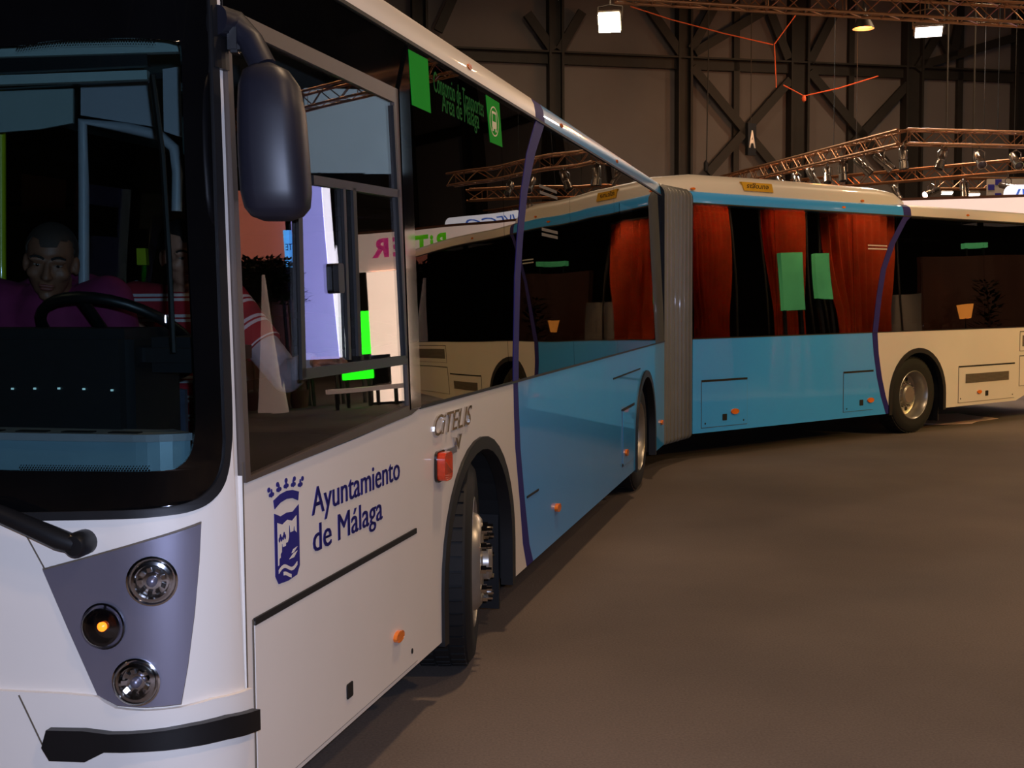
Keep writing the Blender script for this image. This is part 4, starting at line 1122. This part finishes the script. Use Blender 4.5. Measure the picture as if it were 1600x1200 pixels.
for k in (-1, 1):
    h0 = pel2 + S1.n * (.09 * k); chain(bm, [h0, h0 + Vector((0, 0, -.34)) + S1.d * -.02, h0 + Vector((0, 0, -.60))], [.10, .07, .05])
fuse('trousers', bm, 'denim', PR2, .014, 3)
for k in (-1, 1):
    h0 = pel2 + S1.n * (.09 * k); bm = bmesh.new(); chain(bm, [Vector((h0.x, h0.y, .57)), Vector((h0.x, h0.y, .56)) - S1.d * .15], [.05, .038]); fuse('shoe', bm, 'rubber', PR2, .012, 2)

# ================================================================ HALL FITTINGS
def truss(name, p, q2, label, size=.27, hang=(.2, .8), step_=.30):
    p, q2 = Vector(p), Vector(q2); d = (q2 - p); ln = d.length; d.normalize(); h = Vector((d.y, -d.x, 0)).normalized(); v = Vector((0, 0, 1))
    t = thing(name, label, 'truss', p, 'lighting trusses')
    cs = [h * (a * size / 2) + v * (b * size / 2) for a, b in ((-1, -1), (1, -1), (1, 1), (-1, 1))]
    for c in cs: obj('chord', tube([p + c, q2 + c], .026, 8), 'truss', t, smooth=60)
    bm = bmesh.new(); n = int(ln / step_)
    for f in range(4):
        a, b = cs[f], cs[(f + 1) % 4]
        for k in range(n):
            x0, x1 = p + d * (ln * k / n), p + d * (ln * (k + 1) / n)
            add_tube(bm, [x0 + (a if k % 2 else b), x1 + (b if k % 2 else a)], .011, 4, caps=False)
            if f % 2 == 0 or k % 4 == 0: add_tube(bm, [x0 + a, x0 + b], .009, 4, caps=False)
    obj('lattice', bm, 'truss', t, kind='stuff')
    for f in hang:
        c = p + d * (ln * f); obj('hanging_cable', tube([c + v * size / 2, Vector((c.x, c.y, 15.03))], .007, 5), 'gap', t)
    return t
TA, TB0, TB1 = at(1412, 214, 23.7), at(1120, 286, 34.0), at(1650, 222, 23.9)
zt0 = TA.z
def lev(x, y, z):
    """point on the pixel ray at height z"""
    r = ray(x, y); lam = (z - CPOS.z) / r.z; return CPOS + r * lam
TB0, TB1 = lev(1120, 287, zt0), lev(1700, 221, zt0)
TC0, TC1 = lev(1240, 290, zt0 - .1), lev(1690, 250, zt0 - .1)
TD0, TD1 = lev(1465, 287, zt0 - .2), lev(1700, 288, zt0 - .2)
TT0, TT1 = at(960, -14, 20), at(2200, 58, 19.0)
truss('lighting_truss', TA, TB0, 'aluminium truss rising from behind the roof pod to the corner above it', hang=(.3,))
truss('lighting_truss', TA, TB1, 'level aluminium truss running right from the raised corner', hang=(.5,))
truss('lighting_truss', TC0, TC1, 'lower aluminium truss sloping up to the right above the white fascia', hang=(.25, .7))
truss('lighting_truss', TD0, TD1, 'dim greenish truss far behind the lower truss', hang=(.5,))
truss('lighting_truss', TT0, TT1, 'topmost truss crossing the upper right corner of the hall', .30, hang=(.3, .75))
def spot(pos, aim, label, lit=False, top=None, energy=140, col=(1, .86, .82), ang=1.0):
    pos = Vector(pos); aim = Vector(aim).normalized()
    t = thing('spotlight', label, 'spotlight', pos + Vector((0, 0, .0)), 'can spotlights on the trusses')
    m = basis(aim, (0, 0, 1), pos)
    obj('can', lathe([(0, -.26), (.05, -.26), (.075, -.22), (.078, .02), (.068, .03), (.068, .05), (.088, .06), (.092, .20), (.082, .20), (.078, .08), (0, .07)], m, 18), 'can', t, smooth=40)
    obj('lens', lathe([(0, .13), (.082, .12), (.082, .10), (0, .10)], m, 18), 'lens_lit' if lit else 'lens', t, smooth=40)
    tz = top if top is not None else pos.z + .32
    sx = m.to_3x3() @ Vector((1, 0, 0))
    bm = bmesh.new()
    for k in (-1, 1): add_tube(bm, [pos + sx * (.10 * k), pos + sx * (.10 * k) + Vector((0, 0, .16)), pos + Vector((0, 0, .22))], .013, 5)
    obj('yoke', bm, 'can', t)
    obj('clamp', tube([pos + Vector((0, 0, .20)), Vector((pos.x, pos.y, tz))], .02, 6), 'can', t)
    if lit: light('spot_light', 'SPOT', pos + aim * .3, energy, col, .08, pos + aim * 3, ang)
    return t
def on_truss(P, Q, f, dz=-.42): return P.lerp(Q, f) + Vector((0, 0, dz))
def par_for(P, Q, x):
    lo, hi = 0.0, 1.0
    s0 = proj(P)[0] < proj(Q)[0]
    for _ in range(40):
        mid_ = (lo + hi) / 2
        if (proj(P.lerp(Q, mid_))[0] < x) == s0: lo = mid_
        else: hi = mid_
    return lo
k = 0
sA = [(1222, (.3, -.4, -1)), (1246, (.2, -.5, -1)), (1271, (.5, -.3, -1)), (1293, (-.1, -.6, -1)), (1317, (0, -.2, -1)), (1350, (.7, -.4, -.8)), (1382, (.8, -.3, -.8))]
for x, aim in sA:
    spot(on_truss(TA, TB0, par_for(TA, TB0, x)), aim, '%s can spotlight from the left under the rising truss' % ORD[k], top=zt0 - .10); k += 1
for k, (x, aim) in enumerate(((1405, (.05, -.1, -1)), (1472, (-.4, -.2, -1)), (1531, (-.05, -.9, -.6)), (1588, (0, -.9, -.6)))):
    spot(on_truss(TA, TB1, par_for(TA, TB1, x) if x > 1412 else .0), aim, '%s can spotlight from the left under the level upper truss' % ORD[k], top=zt0 - .10)
for k, (x, aim, lit) in enumerate(((1313, (-.4, -.6, -.8), 0), (1358, (-1, -.2, -.25), 0), (1403, (.45, -.2, -1), 0), (1455, (-1, -.45, -.4), 1), (1507, (0, -.3, -1), 0), (1576, (.5, -1, -.3), 1))):
    spot(on_truss(TC0, TC1, par_for(TC0, TC1, x), -.46), aim, ('lit ' if lit else '') + '%s can spotlight from the left under the lower truss' % ORD[k], bool(lit), zt0 - .2)

# truss right of the frame; its lit spots are added to brighten the trailing section
TR0, TR1 = Vector((12.5, 5.5, 5.2)), Vector((12.5, 18.0, 5.2))
truss('lighting_truss', TR0, TR1, 'aluminium truss over the stands right of the picture', hang=(.2, .8))
for k, (yy, tg) in enumerate(((9.0, (3.2, 13.6, 1.0)), (12.0, (5.6, 15.4, 1.1)), (14.5, (7.6, 17.0, 1.2)))):
    p_ = Vector((12.5, yy, 4.74)); aim = (Vector(tg) - p_).normalized()
    spot(p_, aim, 'added can spotlight brightening the trailing section, %s along the outer truss' % ORD[k], True, 5.08, 540, (1, .64, .20), .75)

# hall lamps
def flood(pos, nrm, w, h, m, label, energy=0, col=WHITE, name='floodlight'):
    pos = Vector(pos); n = Vector(nrm).normalized()
    t = thing(name, label, 'hall light', pos)
    u = n.cross(Vector((0, 0, 1))).normalized(); v = u.cross(n)
    bm = bmesh.new(); add_box(bm, pos - n * .09, w * 1.12, h * 1.12, .16, (u, v, n)); bevel(bm, .03, 2); obj('housing', bm, 'can', t)
    bm = bmesh.new(); add_box(bm, pos, w, h, .02, (u, v, n)); obj('lamp_face', bm, m, t)
    bm = bmesh.new()
    for k in (-1, 1): add_tube(bm, [pos + u * (k * w * .58) - n * .1, pos + u * (k * w * .58) - n * .3 + Vector((0, 0, .25)), pos - n * .3 + Vector((0, 0, .3))], .02, 5)
    add_tube(bm, [pos - n * .3 + Vector((0, 0, .3)), Vector((pos.x - n.x * .3, pos.y - n.y * .3, 15.03))], .025, 5)
    obj('bracket', bm, 'steel_dark', t)
    if energy: light('flood_light', 'AREA', pos + n * .05, energy, col, max(w, h), pos + n * 5)
flood(at(952, 36, 29), (-.15, -.8, -.6), .50, .46, 'flood_lit', 'glaring white floodlight high up between the two nearest columns', 700, (1, .96, .84))
flood(at(1451, 50, 30), (-.1, -.35, -1), .62, .42, 'tube_lit', 'white rectangular floodlight below the topmost truss', 200)
flood(at(1480, 302, 33), (0, -.5, -1), .28, .12, 'tube_lit', 'small white strip light left of the pair above the fascia', name='strip_light')
flood(at(1522, 305, 33), (0, -.5, -1), .28, .12, 'tube_lit', 'small white strip light right of the pair above the fascia', name='strip_light')
flood(at(878, -6, 28), (-.1, -.4, -1), .3, .2, 'flood_lit', 'floodlight cut off by the top edge of the picture')
def bell_lamp(pos, label, r=.28):
    pos = Vector(pos); t = thing('high_bay_lamp', label, 'hall light', pos, 'sodium high bay lamps')
    m = basis((0, 0, 1), (0, 1, 0), pos)
    obj('shade', lathe([(r, 0), (r * .95, .06), (r * .6, .22), (r * .3, .36), (.06, .38), (.06, .5), (0, .5)], m, 20), 'steel_dark', t, smooth=50)
    obj('lamp', lathe([(0, .03), (r * .5, .03), (r * .88, .05), (r * .86, .07), (0, .07)], m, 20), 'sodium_lit', t)
    obj('rod', tube([pos + Vector((0, 0, .5)), Vector((pos.x, pos.y, 15.03))], .02, 5), 'steel_dark', t)
bell_lamp(at(1349, 45, 30), 'small orange glowing sodium lamp left of the white rectangular floodlight', .26)
light('sodium_light', 'POINT', at(1349, 45, 30) + Vector((-.0, 0, -.15)), 260, (1, .36, .10), .2)
for k, hp in enumerate(HALL_LAMPS):
    t_ = ['over the far left of the hall', 'behind and right of the camera', 'high over the right of the bus', 'over the far left back of the hall', 'high above the trailing section', 'high above the bus doors', 'added to brighten the back wall behind the bellows', 'added to brighten the back wall far right']
    bell_lamp((hp[0], hp[1], hp[2] + .05), 'sodium high bay lamp out of the picture ' + t_[k], .36)
# hanging letter sign
sp_ = at(1173, 218, 32.5); t = thing('hanging_sign', 'black hanging sign with a white letter A in front of the wall bracing', 'sign', sp_)
sa = (Vector((.80, .60, 0)), Vector((.60, -.80, 0)), Vector((0, 0, 1)))
bm = bmesh.new(); add_box(bm, sp_, .32, .10, .84, sa); obj('board', bm, 'black_plastic', t)
smap = lambda a, z, w: sp_ + sa[0] * a + Vector((0, 0, z)) + sa[1] * (.05 + w)
obj('letter', text_on('A', .62, -.13, -.21, .002, smap, .26, .006, bold=.02), 'sign_white', t)
obj('cable', tube([sp_ + Vector((0, 0, .42)), Vector((sp_.x, sp_.y, 15.03))], .012, 5), 'steel_dark', t)
# ropes and a drop cable
for pts, lab in ((((985, 10), (1050, 31), (1130, 52), (1208, 70)), 'thin orange rope slanting down from the floodlight to the right'),
                 (((1246, 20), (1210, 69), (1213, 137)), 'thin orange rope bent at a knot and hanging down before the column'),
                 (((1224, 133), (1256, 150), (1310, 138), (1372, 119)), 'thin orange rope sagging to a red knot between the braces')):
    o = obj('rope', tube([at(x, y, 32) for x, y in pts], .016, 5), 'rope'); tag(o, lab, 'rope')
o = obj('rope_knot', lathe([(0, -.10), (.05, -.06), (.06, 0), (.04, .07), (0, .10)], basis((0, 0, 1), (0, 1, 0), at(1256, 154, 32)), 8), 'rope'); tag(o, 'small red knot hanging from the sagging orange rope', 'knot')
t = thing('drop_cable', 'dark pendant cable with a weight hanging left of the letter sign', 'cable', at(1104, 262, 32.5))
obj('cord', tube([at(1104, 255, 32.5), at(1107, 90, 32.5), Vector((at(1107, 90, 32.5).x, 32.5, 15.03))], .018, 5), 'steel_dark', t)
obj('weight', lathe([(0, -.16), (.06, -.12), (.06, .10), (.02, .16), (0, .16)], basis((0, 0, 1), (0, 1, 0), at(1103, 260, 32.5)), 10), 'black_plastic', t)
# pale sheet lying behind the rear wheel
def gpx(x, y, z=0.0):
    r = ray(x, y); return CPOS + r * ((z - CPOS.z) / r.z)
P = [gpx(*p) for p in ((1440, 649), (1497, 646.5), (1519, 650), (1560, 654.5), (1526, 659), (1519, 662), (1470, 664), (1440, 663))]
bm = bmesh.new(); A = [bm.verts.new(p + Vector((0, 0, .003))) for p in P]; B_ = [bm.verts.new(p + Vector((0, 0, .008))) for p in P]
bm.faces.new(B_); bm.faces.new(A[::-1])
for k in range(len(P)): bm.faces.new([A[k], A[(k + 1) % len(P)], B_[(k + 1) % len(P)], B_[k]])
tag(obj('floor_sheet', bm, 'sheet'), 'pale pinkish sheet lying on the floor behind the rear wheel', 'sheet')

# ================================================================ NEIGHBOURING STANDS (partly seen direct, mostly mirrored in the glazing)
def refl(S, x, y, dist):
    a, z = spx(S, x, y); P = L(S, a, off(S, z), z); d = (P - CPOS)
    k = S.t / (S.zt - S.zb) if z > S.zb else 0
    n = (S.n + Vector((0, 0, k))).normalized()
    r = (d - n * (2 * d.dot(n)))
    return P + r.normalized() * dist
FP, FD = Vector((7.0, 22.2, 0)), Vector((.956, -.294, 0)); FN = Vector((-.294, -.956, 0))
fmap = lambda u, z, w: FP + FD * u + FN * w + Vector((0, 0, z))
def refl_f(x, y):
    a, z = spx(S1, x, y); P = L(S1, a, off(S1, z), z); Q = refl(S1, x, y, 1.0); d = Q - P
    lam = (FP - P).dot(FN) / d.dot(FN); H = P + d * lam - FP; return H.dot(FD), H.z
def dir_f(x, y):
    r = ray(x, y); lam = (FP - CPOS).dot(FN) / r.dot(FN); H = CPOS + r * lam - FP; return H.dot(FD), H.z
zf = dir_f(1500, 311)[1]
ub, ue = refl_f(702, 385)[0], refl_f(578, 390)[0]
zc = refl_f(690, 392)[1]; zbm = refl_f(585, 396)[1]
print('FASCIA', zf, ub, ue, zc, zbm, refl_f(600, 365), refl_f(690, 405), refl_f(600, 545))
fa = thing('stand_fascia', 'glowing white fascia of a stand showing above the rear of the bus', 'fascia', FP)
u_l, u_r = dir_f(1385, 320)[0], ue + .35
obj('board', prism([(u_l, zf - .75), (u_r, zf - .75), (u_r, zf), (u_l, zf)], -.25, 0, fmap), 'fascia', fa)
obj('dark_edge', prism([(u_l, zf), (u_r, zf), (u_r, zf + .05), (u_l, zf + .05)], -.25, .01, fmap), 'stand_wall', fa)
wsg = (ue - ub)
for ch, a_, b_, mm in (('B', 0, .17, 'print_green'), ('i', .21, .05, 'print_green'), ('T', .29, .21, 'print_green'), ('E', .58, .17, 'print_pink'), ('R', .80, .20, 'print_pink')):
    obj('lettering', text_on(ch, .50, ub + wsg * a_, zf - .47, .0, fmap, wsg * b_, .02, bold=.02), mm, fa)
for k in range(3):
    uu = u_l + (u_r - u_l) * (.03 + .3 * k); obj('post', prism([(uu - .05, 0), (uu + .05, 0), (uu + .05, zf - .75), (uu - .05, zf - .75)], -.2, -.1, fmap), 'steel_dark', fa)
pil = refl_f(600, 450)[0]; pil0, pil1 = refl_f(622, 450)[0], refl_f(574, 450)[0]
pa = thing('stand_pillar', 'glowing pinkish white pillar under the lettered fascia', 'pillar', fmap(pil, 0, 0))
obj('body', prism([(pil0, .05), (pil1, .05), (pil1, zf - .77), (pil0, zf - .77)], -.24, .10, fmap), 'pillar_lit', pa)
obj('plinth', prism([(pil0 - .05, 0), (pil1 + .05, 0), (pil1 + .05, .05), (pil0 - .05, .05)], -.28, .14, fmap), 'steel_dark', pa)
# lit sign above the fascia
sg = at(1608, 302, 25.5); t = thing('lit_sign', 'bright rounded white sign with blue slanted letters above the fascia', 'sign', sg)
gm = lambda a, z, w: sg + Vector((a, -w, z))
obj('board', bevel(prism(rrect(-.50, -.22, 1.6, .18, .17), -.1, 0, gm), .02, 1), 'sign_lit', t)
obj('lettering', text_on('IVECO', .34, -.33, -.14, 0, gm, 1.3, .02, .35), 'sign_blue', t)
obj('post', tube([sg + Vector((.6, .05, -.1)), Vector((sg.x + .6, sg.y + .05, 0))], .05, 8), 'steel_dark', t)
ck = at(1556, 295, 31); t = thing('checker_panel', 'dim grey panel with dark blue squares behind the lit sign', 'panel', (ck.x, ck.y, 0))
cm = lambda a, z, w: ck + Vector((a, -w, z))
obj('board', prism([(-.2, -ck.z), (.9, -ck.z), (.9, .25), (-.2, .25)], -.1, 0, cm), 'board_grey', t)
for a, z in ((-.2, -.03), (-.02, .10), (-.02, -.25)): obj('square', prism([(a, z), (a + .16, z), (a + .16, z + .14), (a, z + .14)], 0, .01, cm), 'navy', t)

def rpanel(name, S, box, dist, m, label, cat, th=.12, ground=True, group=None):
    """upright board whose mirror image falls on the given part of the glazing; stands on the floor"""
    x0, y0, x1, y1 = box
    A, B_ = refl(S, x0, (y0 + y1) / 2, dist), refl(S, x1, (y0 + y1) / 2, dist)
    zt3 = (refl(S, x0, y0, dist).z + refl(S, x1, y0, dist).z) / 2; zb3 = (refl(S, x0, y1, dist).z + refl(S, x1, y1, dist).z) / 2
    u = Vector((B_.x - A.x, B_.y - A.y, 0)); w = u.length; u.normalize(); n = Vector((u.y, -u.x, 0))
    if n.dot(Vector((S.O.x - A.x, S.O.y - A.y, 0))) < 0: n = -n
    o = Vector((A.x, A.y, 0)); mp = lambda a, z, q_: o + u * a + n * q_ + Vector((0, 0, z))
    zb3 = max(zb3, .06)
    t = thing(name, label, cat, o + u * w / 2, group)
    obj('board', prism([(0, zb3), (w, zb3), (w, zt3), (0, zt3)], -th, 0, mp), m, t)
    if ground:
        bm = bmesh.new()
        for f in (.12, .88): add_prism(bm, [(w * f - .03, 0), (w * f + .03, 0), (w * f + .03, zb3 + .02), (w * f - .03, zb3 + .02)], -th * .8, -th * .3, mp)
        obj('stand', bm, 'steel_dark', t)
    return t, mp, w, zb3, zt3
# mirrored in the driver's window
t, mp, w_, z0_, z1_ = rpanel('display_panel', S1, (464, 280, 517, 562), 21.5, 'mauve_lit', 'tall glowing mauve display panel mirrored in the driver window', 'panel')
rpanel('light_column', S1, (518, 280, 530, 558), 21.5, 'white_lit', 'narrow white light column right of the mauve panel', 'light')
rpanel('slate_glow_panel', S1, (486, 140, 622, 272), 26, 'slate_lit', 'large panel given a dim blue grey glow high behind the mauve panel', 'screen')  # plain grey panel made to glow for its slate tone
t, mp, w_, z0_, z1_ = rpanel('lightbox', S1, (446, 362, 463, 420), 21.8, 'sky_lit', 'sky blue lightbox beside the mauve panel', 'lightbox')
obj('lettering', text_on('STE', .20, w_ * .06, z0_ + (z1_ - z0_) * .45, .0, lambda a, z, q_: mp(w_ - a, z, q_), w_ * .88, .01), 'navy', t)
rpanel('awning_board', S1, (350, 300, 447, 412), 21.9, 'awning_glow', 'salmon coloured canopy board mirrored in the driver window', 'canopy')
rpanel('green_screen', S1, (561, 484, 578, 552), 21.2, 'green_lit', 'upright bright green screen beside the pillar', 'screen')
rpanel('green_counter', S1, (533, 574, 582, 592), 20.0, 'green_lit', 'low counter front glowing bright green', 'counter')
rpanel('dark_counter', S1, (583, 552, 634, 603), 20.0, 'black_gloss', 'dark glossy display counter beside the green one', 'counter')
rpanel('pale_step', S1, (505, 604, 634, 611), 19.6, 'pale_cloth_glow', 'low pale step in front of the counters', 'step')
rpanel('back_board', S1, (372, 470, 462, 610), 22.2, 'stand_wall', 'dull red brown board behind the white cloth cone', 'panel')
# white cloth cone (skirted post) and bushes
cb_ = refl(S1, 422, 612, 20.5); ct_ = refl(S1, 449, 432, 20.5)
o = obj('cloth_cone', lathe([(0, 0), (.25, 0), (.22, .3), (.08, ct_.z * .75), (.03, ct_.z), (0, ct_.z)], basis((0, 0, 1), (0, 1, 0), (cb_.x, cb_.y, 0)), 18), 'pale_cloth_glow', smooth=60)
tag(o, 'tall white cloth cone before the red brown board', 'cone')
def plant(base, h, r, n, label, zc_):
    t = thing('potted_shrub', label, 'plant', base, 'shrubs on the neighbouring stands'); base = Vector(base)
    obj('pot', lathe([(0, 0), (.16, 0), (.22, .35), (.2, .36), (.17, .33), (0, .33)], basis((0, 0, 1), (0, 1, 0), base), 14), 'pot', t, smooth=40)
    obj('stem', tube([base + Vector((0, 0, .3)), base + Vector((0, 0, h))], [.03, .01], 6), 'pot', t)
    bm = bmesh.new()
    for k in range(n):
        a = random.random() * 6.28; zz = zc_ + (h - zc_) * random.random(); rr = r * (.25 + .75 * random.random()) * (1 - .5 * (zz - zc_) / max(h - zc_, .1))
        c = base + Vector((rr * math.cos(a), rr * math.sin(a), zz)); d = Vector((math.cos(a), math.sin(a), random.uniform(-.3, .7))).normalized(); u, v = frame_of(d); l = .14 + .12 * random.random()
        vs = [bm.verts.new(p) for p in (c, c + d * l * .5 + u * l * .2, c + d * l, c + d * l * .5 - u * l * .2)]; bm.faces.new(vs)
    obj('foliage', bm, 'leaf', t, kind='stuff')
for k, x in enumerate((388, 420, 448)):
    b_ = refl(S1, x, 450, 21.4); plant((b_.x, b_.y, 0), refl(S1, x, 408, 21.4).z, .40, 600, ['dark leafy shrub left of the cloth cone', 'dark leafy shrub behind the cloth cone', 'dark leafy shrub between cone and mauve panel'][k], refl(S1, x, 478, 21.4).z)
# mirrored in the glazing of the trailing section
def curtain(box, dist, label, amp=.06, waves=9):
    x0, y0, x1, y1 = box; A, B_ = refl(S2, x0, 420, dist), refl(S2, x1, 420, dist)
    zt3 = refl(S2, (x0 + x1) / 2, y0, dist).z
    u = Vector((B_.x - A.x, B_.y - A.y, 0)); w = u.length; u.normalize(); n = Vector((u.y, -u.x, 0)); o_ = Vector((A.x, A.y, 0))
    t = thing('curtain', label, 'curtain', o_ + u * w / 2, 'orange curtains of the stand to the right')
    bm = bmesh.new(); cols = []
    for k in range(waves * 8 + 1):
        f = k / (waves * 8); row = []
        for j in range(9):
            g_ = j / 8; pin = 1 - .28 * math.exp(-((g_ - .42) / .22) ** 2)
            a = w / 2 + (f - .5) * w * pin
            row.append(bm.verts.new(o_ + u * a + n * (amp * math.sin(f * waves * 2 * math.pi)) + Vector((0, 0, .02 + (zt3 - .02) * g_))))
        cols.append(row)
    for a, b in zip(cols, cols[1:]):
        for j in range(8): bm.faces.new([a[j], b[j], b[j + 1], a[j + 1]])
    bmesh.ops.solidify(bm, geom=bm.faces[:], thickness=.006)
    obj('cloth', bm, 'curtain', t, smooth=60)
    obj('rail', tube([o_ - u * .05 + Vector((0, 0, zt3 + .02)), o_ + u * (w + .05) + Vector((0, 0, zt3 + .02))], .02, 8), 'steel_dark', t)
    bm = bmesh.new()
    for e in (-.05, w + .05): add_tube(bm, [o_ + u * e, o_ + u * e + Vector((0, 0, zt3 + .04))], .02, 6)
    obj('rail_post', bm, 'steel_dark', t)
    return o_ + u * w / 2, n, zt3
CUR = []
for k, bx in enumerate(((1074, 318, 1140, 530), (1196, 322, 1262, 530), (1290, 326, 1400, 530))):
    CUR.append(curtain(bx, 9.0, ['narrow orange curtain nearest the bellows in the mirrored view', 'gathered orange curtain beside the green panels', 'wide dark orange curtain right of the green panels'][k]))
rpanel('green_lightbox', S2, (1224, 393, 1258, 486), 8.3, 'screen_green', 'wider glowing green panel between the curtains', 'lightbox')
rpanel('green_lightbox', S2, (1279, 395, 1301, 466), 8.3, 'screen_green', 'narrower glowing green panel between the curtains', 'lightbox')
rpanel('partition', S2, (1372, 458, 1442, 522), 9.3, 'board_grey', 'low grey partition right of the wide curtain', 'partition')
rpanel('brown_wall', S2, (1440, 400, 1600, 526), 9.8, 'stand_wall', 'brown stand wall behind the lamp', 'partition')
rpanel('strip_screen', S2, (1504, 380, 1545, 388), 10.2, 'screen_green', 'thin pale green strip light above the brown wall', 'light')
lp_ = refl(S2, 1508, 487, 8.8); t = thing('floor_lamp', 'floor lamp with glowing orange shade before the brown wall', 'lamp', (lp_.x, lp_.y, 0))
mlp = basis((0, 0, 1), (0, 1, 0), (lp_.x, lp_.y, 0))
obj('base', lathe([(0, 0), (.15, 0), (.15, .02), (0, .03)], mlp, 16), 'steel_dark', t)
obj('pole', tube([(lp_.x, lp_.y, .02), (lp_.x, lp_.y, lp_.z - .1)], .012, 8), 'steel_dark', t)
obj('shade', lathe([(.10, lp_.z - .14), (.16, lp_.z + .12), (.15, lp_.z + .12), (.09, lp_.z - .14)], mlp, 20, True), 'shade_lit', t, smooth=50)
b_ = refl(S2, 1545, 480, 8.6); plant((b_.x, b_.y, 0), refl(S2, 1545, 440, 8.6).z, .35, 400, 'dark conical shrub beside the glowing floor lamp', .4)
for c, n, zt3 in CUR:  # added lamps without fixtures, brightening the curtains for their mirror image
    nn = n if n.dot(Vector((-1, 0, 0))) > 0 else -n
    light('curtain_fill', 'SPOT', c + nn * 1.0 + Vector((0, 0, zt3 + .9)), 1500, (1, .60, .34), .1, c + Vector((0, 0, zt3 * .62)), 1.1)
